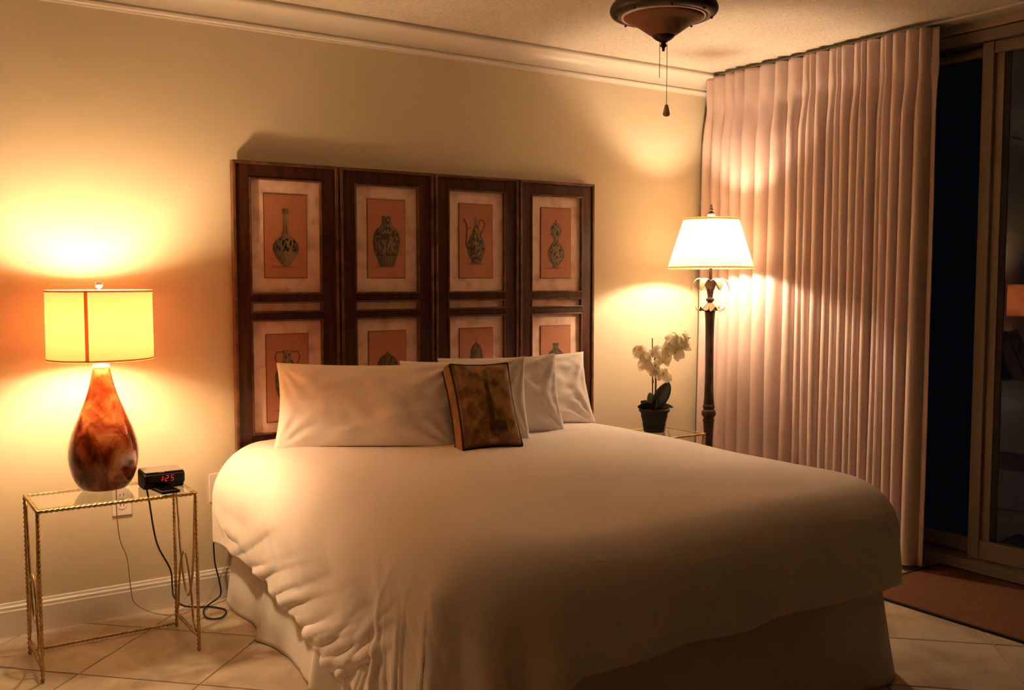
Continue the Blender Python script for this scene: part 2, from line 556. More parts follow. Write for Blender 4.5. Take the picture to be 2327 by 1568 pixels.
# outer (fixed) panel, set back; runs behind the curtain to the interlock
fp = dpart('fixed_panel', M['alu'], [(4.205, 4.245, -0.21, -0.15, 0.06, 2.345), (4.205, 4.245, -1.50, -1.465, 0.06, 2.345),
                                     (4.205, 4.245, -1.455, -0.21, 2.30, 2.345), (4.205, 4.245, -1.455, -0.21, 0.06, 0.13)], door)
dpart('glass', M['door_glass'], [(4.222, 4.228, -1.455, -0.21, 0.13, 2.30)], fp, 0)
# inner sliding panel
sp = dpart('sliding_panel', M['alu'], [(4.150, 4.190, -1.535, -1.485, 0.055, 2.350), (4.172, 4.190, -1.572, -1.535, 0.055, 2.350), (4.150, 4.190, -2.80, -2.72, 0.055, 2.350),
                                       (4.156, 4.190, -2.72, -1.535, 2.30, 2.350), (4.156, 4.190, -2.72, -1.535, 0.055, 0.140)], door)
gk = dpart('gasket', M['alu_dark'], [(4.176, 4.186, -1.600, -1.572, 0.14, 2.30)], sp)
gl = MB().box(-0.003, 0.003, -1.12, 0.0, -1.08, 1.08).build('glass', M['door_glass'], sp, smooth=False)
gl.location = (4.182 - 4.16, -1.600 + 2.3, 1.22)
# the sliding panel is set askew to steer the table lamp's reflection into view
SW = math.radians(3.1)
sp.matrix_local = Matrix.Translation((0, 0.8, 0)) @ Matrix.Rotation(SW, 4, 'Z') @ Matrix.Translation((0, -0.8, 0))
fp2 = dpart('fixed_panel', M['alu'], [(4.205, 4.245, -3.0, -2.94, 0.06, 2.345), (4.205, 4.245, -4.55, -4.49, 0.06, 2.345),
                                      (4.205, 4.245, -4.49, -3.0, 2.30, 2.345), (4.205, 4.245, -4.49, -3.0, 0.06, 0.13)], door)
dpart('glass', M['door_glass'], [(4.222, 4.228, -4.49, -3.0, 0.13, 2.30)], fp2, 0)

# ------------------------------------------------------------------ curtain and its track
tr = tag(MB().box(3.960, 4.035, -4.6, -0.004, 2.4275, 2.4395, 0.003).build('curtain_track', M['white_trim'], smooth=False),
         'white curtain track fixed along the ceiling above the glass door', 'curtain track')

def make_curtain():
    ridges = [-0.039, -0.114, -0.186, -0.266, -0.348, -0.445, -0.542, -0.639, -0.706, -0.744, -0.803, -0.866, -0.902,
              -0.953, -1.008, -1.043, -1.091, -1.143, -1.170, -1.231, -1.281, -1.345, -1.405]
    ys, ph = [], []
    per = 22
    for i in range(len(ridges) - 1):
        for k in range(per):
            t = k / per
            ys.append(ridges[i] + (ridges[i + 1] - ridges[i]) * t); ph.append(i + t)
    ys.append(ridges[-1]); ph.append(len(ridges) - 1)
    ys = np.array(ys); ph = np.array(ph)
    fold_w = np.interp(ph, np.arange(len(ridges) - 1) + 0.5, np.abs(np.diff(ridges)))
    zs = np.concatenate([np.linspace(2.414, 2.0, 26), np.linspace(1.98, 0.025, 40)])
    Z, Yb = np.meshgrid(zs, ys, indexing='ij'); _, P = np.meshgrid(zs, ph, indexing='ij'); _, W = np.meshgrid(zs, fold_w, indexing='ij')
    w = P - np.floor(P)
    # fold cross-section: rounded ridge at integer phase, deep narrow valley between
    deep = np.sqrt(np.cos(PI * w) ** 2 + 0.004) ** 0.85
    hd = sstep(2.24, 2.02, Z)             # 0 in the heading, 1 in the free-hanging cloth
    amp = np.clip(W * 1.15, 0.052, 0.085)
    body = -(deep - 0.5) * amp
    # heading: crisp pleats, flat in front and pinched at the lower edge of the tape
    pinch = np.exp(-((Z - 2.245) / 0.05) ** 2)
    head = -(deep - 0.5) * 0.036 * (1 - 0.35 * pinch)
    X = 3.925 + head * (1 - hd) + body * hd
    # cloth leans inward a little to the left in the heading, sways lower down
    Y = Yb + (1 - hd) * 0.010 * np.sin(P * 2.1) + 0.004 * np.sin(P * 1.3 + Z * 1.5) * hd
    Y = Y - np.sin(2 * PI * w) * W * 0.09 * hd
    X = X + 0.008 * vnoise(P * 0.7, Z * 0.8, 5) + 0.0015 * vnoise(P * 2, Z * 3, 9)
    X = X - 0.012 * (1 - Z / 2.4)
    Y = np.minimum(Y, -0.004)
    # far edge turns back to the glass
    e = sstep(-1.36, -1.41, Yb)
    X = X + e * 0.05
    A = np.stack([X, Y, Z], -1)
    mb = MB(); mb.grid(A)
    cur = empty('curtain', (0, 0, 0))
    o = mb.build('cloth', M['curtain'], cur)
    md = o.modifiers.new('thick', 'SOLIDIFY'); md.thickness = 0.004; md.offset = 1
    tag(cur, 'floor-length dusty beige pleated curtain drawn beside the glass door', 'curtain')
make_curtain()

# ------------------------------------------------------------------ rug at the door
rug = empty('door_rug', (3.77, -2.2, 0))
MB().box(-0.31, 0.31, -0.80, 0.80, 0.0005, 0.009, 0.003).build('pile', M['rug'], rug, smooth=False)
eb = MB()
eb.box(-0.325, -0.31, -0.815, 0.815, 0.0005, 0.010, 0.003); eb.box(0.31, 0.325, -0.815, 0.815, 0.0005, 0.010, 0.003)
eb.box(-0.31, 0.31, 0.80, 0.815, 0.0005, 0.010, 0.003); eb.box(-0.31, 0.31, -0.815, -0.80, 0.0005, 0.010, 0.003)
eb.build('binding', M['rug_edge'], rug, smooth=False)
tag(rug, 'brown rug with dark edging on the tiles before the glass door', 'rug')

# ------------------------------------------------------------------ painted prints (numpy images carried as vertex colours)
def vase_image(kind, nu, nv, w, h):
    """u across -w/2..w/2, z 0..h bottom to top; returns linear rgb (nu,nv,3)"""
    U, Z = np.meshgrid(np.linspace(-w / 2, w / 2, nu), np.linspace(0, h, nv), indexing='ij')
    x = U / (w / 2); y = Z / h
    base = np.array([0.46, 0.185, 0.10]); lite = np.array([0.58, 0.255, 0.14])
    n1 = 0.5 + 0.5 * vnoise(x * 3 + 7 * kind, y * 5, kind)
    img = base + (lite - base) * (0.35 * n1 + 0.45 * (1 - y))[..., None]
    def prof(pts):
        p = np.array(sorted(pts))
        return np.interp(y, p[:, 0], p[:, 1], left=-1, right=-1)
    P = {
        0: [(.13, .12), (.145, .20), (.20, .40), (.27, .58), (.34, .67), (.40, .64), (.45, .50), (.50, .27), (.54, .19), (.62, .16), (.72, .155), (.80, .18), (.825, .20), (.835, .17)],
        1: [(.14, .40), (.16, .44), (.25, .57), (.36, .74), (.46, .79), (.55, .72), (.60, .66), (.65, .42), (.69, .30), (.75, .27), (.775, .30), (.79, .27)],
        2: [(.19, .33), (.205, .36), (.22, .32), (.30, .50), (.39, .60), (.48, .55), (.56, .40), (.62, .27), (.70, .17), (.77, .12), (.79, .16), (.80, .10), (.82, .05), (.84, .02)],
        3: [(.14, .22), (.165, .28), (.18, .24), (.25, .46), (.33, .60), (.40, .57), (.47, .40), (.53, .22), (.56, .22), (.62, .36), (.69, .42), (.75, .34), (.79, .18), (.81, .10), (.83, .11), (.835, .08)],
        4: [(.12, .22), (.2, .36), (.33, .58), (.45, .66), (.55, .62), (.63, .48), (.68, .30), (.72, .24), (.78, .24), (.81, .28), (.82, .26)],
        5: [(.12, .30), (.2, .45), (.35, .62), (.5, .66), (.62, .58), (.68, .42), (.71, .20), (.73, .10), (.76, .04), (.79, .02)],
        6: [(.10, .34), (.16, .40), (.3, .60), (.42, .72), (.52, .74), (.57, .60), (.60, .42), (.63, .44), (.66, .40), (.72, .38), (.78, .26), (.80, .10), (.83, .05), (.86, .07), (.89, .02)],
        7: [(.10, .30), (.2, .42), (.35, .60), (.5, .68), (.60, .62), (.65, .42), (.68, .24), (.72, .22), (.75, .26), (.76, .24)],
    }[kind]
    hw = prof(P)
    inside = (np.abs(x) < hw)
    edge = np.clip((hw - np.abs(x)) * 14, 0, 1)
    q = np.where(hw > 0, x / np.maximum(hw, 1e-3), 0)
    shade = 0.42 + 0.58 * sstep(-1.0, 0.25, q) * (1 - 0.45 * sstep(0.45, 1.0, q))
    body = np.array([0.30, 0.205, 0.125])
    ang = np.arcsin(np.clip(q, -1, 1)) * np.maximum(hw, 0.15) * 1.6
    pat = vnoise(ang * 9 + kind, y * 30, 20 + kind) + 0.6 * vnoise(ang * 18, y * 58, 40 + kind)
    dark = sstep(0.05, 0.28, pat)
    dark = np.maximum(dark, sstep(0.09, 0.03, np.abs(vnoise(ang * 6, y * 20, 60 + kind))) * 0.8)
    if kind == 0:
        dark = np.where(y > 0.52, np.maximum(0.8 * sstep(0.0, 0.5, np.sin(q * 7)) * sstep(0.72, 0.6, y), 0.55 * (y > 0.77)), dark * sstep(0.30, 0.33, y) * sstep(.48, .46, y) + dark * 0.3)
    if kind == 1:
        dark = np.maximum(dark, (np.abs(y - 0.555) < 0.008) * 1.0); dark = np.maximum(dark, (np.abs(y - 0.285) < 0.008) * 1.0)
        dark = np.where(y < 0.28, 0.35 + 0.3 * (np.sin(ang * 26) > 0.2), dark)
    if kind >= 5:
        dark = np.maximum(dark, 0.55)
    c = body[None, None] * shade[..., None] * (1 - 0.80 * dark[..., None]) + np.array([0.008, 0.010, 0.009])
    img = img * (1 - edge[..., None]) + c * edge[..., None] * inside[..., None] + img * (edge * (~inside))[..., None]
    ink = np.array([0.045, 0.032, 0.018])
    def stroke(pts, wid):
        d, _, _ = seg_dist(U / w, Z / w, pts)
        return sstep(wid, wid * 0.55, d)
    ar = h / w
    S = None
    if kind == 2:
        S = np.maximum(stroke([(-.19, .40 * ar), (-.30, .43 * ar), (-.29, .55 * ar), (-.27, .68 * ar), (-.31, .75 * ar), (-.37, .79 * ar)], 0.030),
                       stroke([(.13, .60 * ar), (.21, .65 * ar), (.26, .74 * ar), (.20, .79 * ar), (.11, .785 * ar), (.09, .73 * ar)], 0.020))
        S = np.maximum(S, stroke([(-.28, .66 * ar), (-.12, .68 * ar)], 0.012))
    if kind == 4:
        S = np.maximum(stroke([(-.24, .66 * ar), (-.30, .73 * ar), (-.26, .80 * ar), (-.12, .80 * ar)], 0.018),
                       stroke([(.24, .66 * ar), (.30, .73 * ar), (.26, .80 * ar), (.12, .80 * ar)], 0.018))
    if S is not None:
        img = img * (1 - 0.85 * S[..., None]) + ink * 0.85 * S[..., None]
    # painted ground shade under the foot
    y0 = P[0][0]
    g = np.exp(-((y - y0) / 0.014) ** 2) * sstep(0.85, 0.1, np.abs(x + 0.15)) * 0.45
    img = img * (1 - g[..., None])
    return np.clip(img, 0, 1)

def print_mesh(name, P3, img, m, parent):
    nu, nv = img.shape[:2]
    mb = MB(); mb.grid(P3)
    o = mb.build(name, m, parent)
    ca = o.data.color_attributes.new('print', 'FLOAT_COLOR', 'POINT')
    buf = np.ones((nu * nv, 4), np.float32); buf[:, :3] = img.reshape(-1, 3)
    ca.data.foreach_set('color', buf.ravel())
    return o

# ------------------------------------------------------------------ folding screen used as a headboard
scr = empty('folding_screen', (2.19, -0.035, 0))
tag(scr, 'four-panel dark wood folding screen with painted vases standing behind the bed', 'folding screen')
PW, SZ = 0.457, 1.795
T0, T1 = -0.012, 0.014                        # local y: front / back
def ring(mb, x0, x1, z0, z1, wd, ya, yb, bev):
    mb.box(x0, x0 + wd, ya, yb, z0, z1, bev); mb.box(x1 - wd, x1, ya, yb, z0, z1, bev)
    mb.box(x0 + wd * .6, x1 - wd * .6, ya + .0003, yb, z0, z0 + wd, bev); mb.box(x0 + wd * .6, x1 - wd * .6, ya + .0003, yb, z1 - wd, z1, bev)
openings = [(1.252, 1.728, 'pic'), (1.176, 1.220, 'small'), (0.668, 1.146, 'pic'), (0.592, 0.636, 'small'), (0.08, 0.555, 'plain')]
nu, nv = 94, 180
for i in range(4):
    px = (1.265 + i * 0.4665) - 2.19
    L, Rr = 0.070, PW - 0.074
    mb = MB()
    mb.box(px + 0.012, px + L, T0 + 0.002, T1, 0.012, SZ - 0.010, 0.0025)
    mb.box(px + Rr, px + PW - 0.012, T0 + 0.002, T1, 0.012, SZ - 0.010, 0.0025)
    zt = [SZ - 0.010] + [z for a, b2, _ in openings for z in (b2, a)] + [0.012]
    for k in range(0, len(zt), 2):
        mb.box(px + L - 0.004, px + Rr + 0.004, T0 + 0.0035, T1, zt[k + 1], zt[k], 0.002)
    pan = mb.build('panel', M['wood'], scr, smooth=False)
    bd = MB()
    ring(bd, px, px + PW, 0.0, SZ, 0.013, T0 - 0.006, T1 + 0.003, 0.003)
    bd.build('edge_moulding', M['bead'], pan, smooth=False)
    for a, b2, kd in openings:
        ib = MB(); ring(ib, px + L - 0.001, px + Rr + 0.001, a - 0.001, b2 + 0.001, 0.008, T0 - 0.002, T1 - 0.004, 0.003)
        ib.build('inner_bead', M['bead'], pan, smooth=False)
        MB().box(px + L, px + Rr, T1 - 0.011, T1 - 0.005, a, b2).build('mat_board', M['mat_board'], pan, smooth=False)
    for zz0, zz1, kk in ((1.322, 1.665, i), (0.720, 1.083, 4 + i)):
        x0, x1 = px + 0.134, px + 0.316
        MB().box(x0 - 0.003, x1 + 0.003, T1 - 0.0145, T1 - 0.010, zz0 - 0.003, zz1 + 0.003, 0.001).build('picture_backing', M['picture_edge'], pan, smooth=False)
        img = vase_image(kk, nu, nv, x1 - x0, zz1 - zz0)
        XX, ZZ = np.meshgrid(np.linspace(x0, x1, nu), np.linspace(zz0, zz1, nv), indexing='ij')
        P3 = np.stack([XX, np.full_like(XX, T1 - 0.0155), ZZ], -1)
        print_mesh('picture', P3, img, M['print'], pan)
    if i < 3:
        for hz in (1.52, 0.95, 0.35):
            hb = MB(); hb.box(px + PW - 0.005, px + PW + 0.0145, T0 - 0.004, T0 + 0.004, hz - 0.035, hz + 0.035, 0.001)
            hb.lathe([(0.004, -0.036), (0.004, 0.036)], 10, (px + PW + 0.0048, T0 - 0.004, hz))
            hb.build('hinge', M['bronze'], scr, smooth=False)

# ------------------------------------------------------------------ bed: base, mattress, skirt
BX0, BX1, BY0, BY1 = 1.24, 2.865, -2.035, -0.09
bed = empty('bed', ((BX0 + BX1) / 2, (BY0 + BY1) / 2, 0))
tag(bed, 'bed with white gathered skirt below the duvet', 'bed')
ox, oy = bed.location.x, bed.location.y
def slab(x0, x1, y0, y1, z0, z1, r, e):
    """cushion-edged slab with rounded plan corners"""
    def loop(inset, z):
        out = []
        for cx_, cy_, a0_ in ((x1 - r, y1 - r, 0), (x0 + r, y1 - r, PI / 2), (x0 + r, y0 + r, PI), (x1 - r, y0 + r, 1.5 * PI)):
            for k in range(9):
                a = a0_ + k / 8 * PI / 2
                out.append((cx_ + (r - inset) * math.cos(a), cy_ + (r - inset) * math.sin(a), z))
        return out
    lv = [loop(e * (1 - math.sin(k / 4 * PI / 2)), z0 + e * (1 - math.cos(k / 4 * PI / 2))) for k in range(5)]
    lv += [loop(e * (1 - math.cos(k / 4 * PI / 2)), z1 - e * (1 - math.sin(k / 4 * PI / 2))) for k in range(5)]
    n = len(lv[0]); vs_ = [p for l in lv for p in l]; fs_ = []
    for i in range(len(lv) - 1):
        fs_ += [(i * n + k, i * n + (k + 1) % n, (i + 1) * n + (k + 1) % n, (i + 1) * n + k) for k in range(n)]
    fs_ += [tuple(range(n - 1, -1, -1)), tuple(range((len(lv) - 1) * n, len(lv) * n))]
    return MB().add(vs_, fs_)
slab(BX0 + 0.03 - ox, BX1 - 0.03 - ox, BY0 + 0.03 - oy, BY1 - oy, 0.10, 0.35, 0.12, 0.02).build('box_spring', M['ticking'], bed)
slab(BX0 + 0.02 - ox, BX1 - 0.02 - ox, BY0 + 0.03 - oy, BY1 - oy, 0.352, 0.590, 0.20, 0.07).build('mattress', M['ticking'], bed)
for lx in (BX0 + 0.12, BX1 - 0.12):
    for ly in (BY0 + 0.12, BY1 - 0.12):
        MB().lathe([(0.03, 0.0), (0.03, 0.03), (0.022, 0.035), (0.022, 0.099)], 16, (lx - ox, ly - oy, 0)).build('leg', M['bronze'], bed)

def make_skirt():
    # perimeter path: head-left -> foot-left -> foot-right -> head-right, corner rounded
    pts = []
    r = 0.19
    x0, x1, y0, y1 = BX0 - 0.012, BX1 + 0.010, BY0 - 0.010, BY1
    ds = 0.008
    def line(a, b2):
        n = max(2, int(math.dist(a, b2) / ds))
        for k in range(n):
            pts.append((a[0] + (b2[0] - a[0]) * k / n, a[1] + (b2[1] - a[1]) * k / n))
    def arc(c, a0, a1):
        for k in range(22):
            t = a0 + (a1 - a0) * k / 22
            pts.append((c[0] + r * math.cos(t), c[1] + r * math.sin(t)))
    line((x0, y1), (x0, y0 + r)); arc((x0 + r, y0 + r), PI, 1.5 * PI)
    line((x0 + r, y0), (x1 - r, y0)); arc((x1 - r, y0 + r), 1.5 * PI, 2 * PI)
    line((x1, y0 + r), (x1, y1)); pts.append((x1, y1))
    Pp = np.array(pts)
    d = np.gradient(Pp, axis=0); d /= np.linalg.norm(d, axis=1)[:, None]
    nrm = np.stack([d[:, 1], -d[:, 0]], 1)      # outward
    s = np.concatenate([[0], np.cumsum(np.linalg.norm(np.diff(Pp, axis=0), axis=1))])
    ctr = np.array([ox, oy])
    if ((Pp[10] - ctr) @ nrm[10]) < 0:
        nrm = -nrm
    zs = np.linspace(0.004, 0.36, 24)
    A = np.zeros((len(s), len(zs), 3))
    for j, z in enumerate(zs):
        t = 1 - z / 0.36
        fold = 0.012 * np.sin(s * 13 + 1.5 * np.sin(s * 2.2)) + 0.010 * vnoise(s * 4.5, z * 2.5, 3) + 0.006 * vnoise(s * 12, z * 5, 4)
        # two inverted pleats on the left side where the cloth parts
        for s0, am in ((0.95, 0.030), (1.05, -0.028), (0.42, 0.020), (1.62, 0.02)):
            fold = fold + am * np.exp(-((s - s0 - 0.05 * t) / 0.035) ** 2)
        left = sstep(0.0, 0.3, s) * sstep(2.0, 1.7, s)
        out = (-0.022 + 0.058 * t + 0.010 * t * left) + fold * (0.25 + 0.75 * t) * (0.4 + 0.6 * left)
        A[:, j, :2] = Pp + nrm * out[:, None]
        A[:, j, 2] = z
    A = A - np.array([ox, oy, 0])
    mb = MB(); mb.grid(A)
    o = mb.build('bed_skirt', M['skirt'], bed)
    md = o.modifiers.new('thick', 'SOLIDIFY'); md.thickness = 0.003; md.offset = -1
make_skirt()

# ------------------------------------------------------------------ duvet
ZT = 0.632
XL, XR, YF, YH = 1.362, 2.788, -1.950, -0.10
RL, RR_, RF = 0.200, 0.135, 0.150
def over(a, R):
    """outward and downward travel of cloth that has run a metres past the start of the rounding"""
    q = R * PI / 2
    th = np.clip(a, 0, q) / R
    o_ = R * np.sin(th); d_ = R * (1 - np.cos(th))
    ex = np.maximum(a - q, 0)
    return o_, d_ + ex
RIDGES = []
def duvet_base(U, V):
    """U: signed metres across (x), V: metres along (y) in cloth coordinates"""
    rc = np.where(U < (XL + XR) / 2, 0.12, 0.18)
    ex = np.where(U < (XL + XR) / 2, XL - U, U - XR); ey = YF - V          # signed run past each edge
    qx = np.maximum(ex + rc, 0); qy = np.maximum(ey + rc, 0)
    r = np.maximum(np.hypot(qx, qy), 1e-6)
    nx = qx / r; ny = qy / r
    a = np.maximum(r - rc, 0)
    ax = np.maximum(ex, 0); ay = np.maximum(ey, 0)
    cap = 0.03 + 0.93 * (ax ** 4 + ay ** 4) ** 0.25 + np.where(U < (XL + XR) / 2, 0.06, -0.10) * nx * ny
    corner = (qx > 0) & (qy > 0)
    soft = -np.log(np.exp(-a * 40) + np.exp(-np.maximum(cap, 0.0) * 40)) / 40
    a = np.where(corner, np.minimum(a, np.maximum(soft, 0) + 0.017 * np.clip(a / 0.05, 0, 1)), a)
    sx = np.where(U < (XL + XR) / 2, -1.0, 1.0)
    R = np.where(sx < 0, RL, RR_) * nx ** 2 + RF * ny ** 2
    o_, d_ = over(a, np.maximum(R, 0.02))
    inside = r <= rc
    X = np.where(inside, U, np.where(sx < 0, XL + rc, XR - rc) + np.where(qx > 0, sx * nx * (rc + o_), 0))
    X = np.where((qx <= 0), U, X)
    Y = np.where(inside | (qy <= 0), V, YF + rc - ny * (rc + o_))
    Z = ZT - d_
    # soft crown of the filling and slow undulation
    cx_ = (np.clip(U, XL, XR) - (XL + XR) / 2) / ((XR - XL) / 2)
    Z = Z + 0.022 * (1 - cx_ ** 2) * sstep(YF - 0.1, YF + 0.5, V) + 0.008 * vnoise(U * 2.2, V * 2.2, 11)
    return X, Y, Z, a, nx, ny, sx
RIDGE_DATA = []
CREASE_SIDE = -1.0
def left_hem(V):
    return np.interp(V, [-2.6, -2.0, -1.3, -0.9, -0.45, -0.1], [0.645, 0.625, 0.600, 0.525, 0.476, 0.480])
def make_duvet(nu_=340, nv_=360):
    s = np.linspace(0, 1, nu_); t = np.linspace(0, 1, nv_)
    S, T = np.meshgrid(s, t, indexing='ij')
    V = YH + T * ((YF - 0.375) - YH)
    lh = left_hem(V) + 0.016 * vnoise(V * 9, V * 0 + 2, 31) + 0.008 * vnoise(V * 22, V * 0 + 5, 32)
    U0 = XL - lh; U1 = XR + 0.37
    U = U0 + S * (U1 - U0)
    V = V - (T ** 8) * 0.008 * (vnoise(U * 5, U * 0 + 1, 33))
    X, Y, Z, a, nx, ny, sx = duvet_base(U, V)
    A = np.stack([X, Y, Z], -1)
    # normals of the smooth base
    du = np.gradient(A, axis=0); dv = np.gradient(A, axis=1)
    n = np.cross(dv, du); n /= np.maximum(np.linalg.norm(n, axis=-1, keepdims=True), 1e-9)
    if n[nu_ // 2, nv_ // 2, 2] < 0:
        n = -n
    disp = 0.004 * vnoise(U * 5, V * 5, 41)
    for pts, amp, wid in RIDGE_DATA:
        d, pos, side = seg_dist(U, V, pts)
        tp = sstep(1.0, 0.12, pos)
        sd = d * side * CREASE_SIDE
        disp = disp + amp * tp * sstep(-3.6 * wid, -0.2 * wid, sd) * sstep(1.0 * wid, -0.2 * wid, sd)
    # crumple of the hanging left side: short diagonal creases
    lw = sstep(0.10, 0.30, np.where(U < XL, XL - U, 0)) * sstep(-0.2, -0.5, V)
    q1 = U * 0.75 + V * 0.66; q2 = -U * 0.66 + V * 0.75
    disp = disp + lw * (0.006 * vnoise(q1 * 3, q2 * 11, 51) + 0.002 * vnoise(q1 * 5, q2 * 34, 52))
    # hanging folds at the foot corners
    cornr = np.clip(nx * ny * 2, 0, 1)
    thc = np.arctan2(ny, np.maximum(nx, 1e-6))
    disp = disp + cornr * sstep(0.15, 0.4, a) * 0.022 * np.sin(thc * 11 + 0.6)
    fw_ = ny * sstep(0.18, 0.36, a)
    disp = disp + fw_ * (0.006 * vnoise(U * 6, V * 2, 53) + 0.004 * np.sin(U * 17 + 2 * vnoise(U * 2, V, 54)))
    A = A + n * disp[..., None]
    mb = MB(); mb.grid(A)
    o = mb.build('cover', M['linen'], None)
    md = o.modifiers.new('thick', 'SOLIDIFY'); md.thickness = 0.018; md.offset = -1.0
    return o, A, U, V
duv = empty('duvet', ((XL + XR) / 2, (YF + YH) / 2, 0.6))
RIDGE_DATA = [
    # creases of the pulled-down left side, in cloth metres: (path from the hem upward, height, half-width)
    ([(0.714, -0.578), (0.800, -0.700), (0.843, -0.761), (0.937, -0.968), (1.021, -1.16), (1.144, -1.432)], 0.0121, 0.0231),
    ([(0.680, -0.686), (0.760, -0.870), (0.800, -0.962), (0.898, -1.182), (1.017, -1.403), (1.119, -1.552)], 0.0134, 0.0213),
    ([(0.792, -0.216), (0.860, -0.400), (0.894, -0.492), (0.956, -0.722), (1.072, -1.03), (1.13, -1.208)], 0.0110, 0.0231),
    ([(0.770, -0.124), (0.860, -0.300), (0.905, -0.388), (0.977, -0.547), (1.079, -0.758), (1.155, -1.02)], 0.0121, 0.0249),
    ([(0.612, -0.934), (0.720, -1.080), (0.774, -1.153), (0.908, -1.331), (1.035, -1.493), (1.097, -1.642)], 0.0134, 0.0196),
    ([(0.618, -1.052), (0.720, -1.180), (0.771, -1.244), (0.89, -1.403), (1.014, -1.526)], 0.0110, 0.0160),
    ([(0.546, -1.730), (0.800, -1.700), (0.927, -1.685), (1.014, -1.678), (1.064, -1.659)], 0.0097, 0.0160),
    ([(0.712, -0.656), (0.790, -0.780), (0.829, -0.842), (0.956, -1.153), (1.05, -1.383), (1.144, -1.561)], 0.0074, 0.0142),
    ([(0.768, -0.334), (0.830, -0.500), (0.861, -0.583), (0.977, -0.891), (1.093, -1.221), (1.159, -1.354)], 0.0085, 0.0160),
    ([(0.650, -0.850), (0.740, -1.000), (0.785, -1.075), (0.887, -1.237), (0.977, -1.412), (1.075, -1.561)], 0.0074, 0.0142),
    ([(0.963, -0.311), (0.967, -0.44), (0.930, -0.52), (0.86, -0.53)], 0.0121, 0.0196),
    ([(0.406, -1.390), (0.700, -1.500), (0.847, -1.555), (0.945, -1.597), (1.025, -1.616)], 0.0091, 0.0160),
    ([(0.346, -1.772), (0.750, -1.800), (0.952, -1.814), (1.039, -1.837), (1.086, -1.811)], 0.0079, 0.0178),
    ([(0.985, -0.175), (0.941, -0.26), (0.872, -0.262)], 0.0085, 0.0178),
    ([(0.540, -1.430), (0.740, -1.550), (0.840, -1.610), (0.894, -1.704), (0.963, -1.74)], 0.0074, 0.0142),
    ([(1.20, -0.80), (1.32, -0.95), (1.42, -1.00)], 0.0024, 0.0178),
    ([(2.45, -0.62), (2.60, -0.66), (2.72, -0.64)], 0.0031, 0.0142),
]
rf = random.Random(12)
for k in range(34):                                  # fine creases fanning up from the hem
    v0 = -0.35 - 1.55 * k / 33 + rf.uniform(-0.03, 0.03)
    t_ = float(sstep(1.15, 1.65, np.float64(-v0)))
    dx, dy = 0.40 + 0.58 * t_, -0.90 + 0.85 * t_
    ln = rf.uniform(0.38, 0.78); u0 = XL - 0.66 - 0.10 * t_ + rf.uniform(0.0, 0.10)
    mid = (u0 + dx * ln * 0.55 + rf.uniform(-0.02, 0.02), v0 + dy * ln * 0.55 + rf.uniform(-0.03, 0.03))
    RIDGE_DATA.append(([(u0, v0), mid, (u0 + dx * ln, v0 + dy * ln)], rf.uniform(0.0045, 0.0085), rf.uniform(0.007, 0.012)))
dcover, DA, DU, DV = make_duvet()
dcover.parent = duv
dcover.matrix_parent_inverse = Matrix.Translation(duv.location).inverted()
tag(duv, 'white duvet spread over the bed and hanging rumpled on the left', 'duvet')

# ------------------------------------------------------------------ pillows
def pillow_mesh(name, w, h, t, seed, m, parent=None, ear=0.02, wr=1.0):
    n_u, n_v = 64, 48
    u = np.linspace(-1, 1, n_u); v = np.linspace(-1, 1, n_v)
    Uu, Vv = np.meshgrid(u, v, indexing='ij')
    prof = (1 - np.abs(Uu) ** 2.6) ** 0.55 * (1 - np.abs(Vv) ** 2.4) ** 0.55
    # sides drawn in between the corners
    sx = 1 - 0.055 * (1 - Vv ** 2) * np.abs(Uu) ** 3
    sz = 1 - 0.075 * (1 - Uu ** 2) * np.abs(Vv) ** 3
    X = Uu * w / 2 * sx; Z = Vv * h / 2 * sz
    wrk = 0.010 * vnoise(Uu * 3 + seed, Vv * 2.5, seed) + 0.005 * vnoise(Uu * 7 + Vv * 3, Vv * 6 - Uu * 3, seed + 5)
    rad = np.hypot(Uu, Vv)
    # creases running in from the corners
    for cx_, cz_ in ((-1, -1), (1, -1), (-1, 1), (1, 1)):
        th = np.arctan2((Vv - cz_) * h, (Uu - cx_) * w)
        dd = np.hypot((Vv - cz_) * h / 2, (Uu - cx_) * w / 2)
        wrk = wrk + 0.007 * np.sin(th * 15 + seed) * np.exp(-((dd - 0.09) / 0.09) ** 2)
    if seed == 3:
        for pl_, am_, wd_ in (([(1.05, -0.02), (0.55, -0.22), (0.0, -0.50), (-0.55, -0.80)], 0.010, 0.07), ([(1.0, -0.5), (0.5, -0.75), (0.2, -0.9)], 0.006, 0.05),
                              ([(-1.0, 0.85), (-0.55, 0.55), (0.05, 0.35)], 0.007, 0.08), ([(-0.42, 0.60), (-0.45, -0.55)], 0.0025, 0.02)):
            d_, p_, s_ = seg_dist(Uu, Vv * 0.5, [(a, b2 * 0.5) for a, b2 in pl_])
            wrk = wrk + am_ * sstep(1.0, 0.3, p_) * sstep(-2.5 * wd_, 0, d_ * s_) * sstep(0.6 * wd_, 0, d_ * s_)
    edge = (1 - np.abs(Uu) ** 8) * (1 - np.abs(Vv) ** 8)
    Yf = -(t / 2) * prof - wr * wrk * edge
    Yb = (t / 2) * prof + wr * 0.5 * wrk * edge
    mb = MB()
    mb.grid(np.stack([X, Yf, Z], -1)[::-1]); mb.grid(np.stack([X, Yb, Z], -1))
    me_o = mb.build(name, m, parent)
    bm = bmesh.new(); bm.from_mesh(me_o.data)
    bmesh.ops.remove_doubles(bm, verts=bm.verts, dist=1e-5)
    bmesh.ops.recalc_face_normals(bm, faces=bm.faces)
    bm.to_mesh(me_o.data); bm.free()
    me_o.data.polygons.foreach_set('use_smooth', [True] * len(me_o.data.polygons))
    return me_o

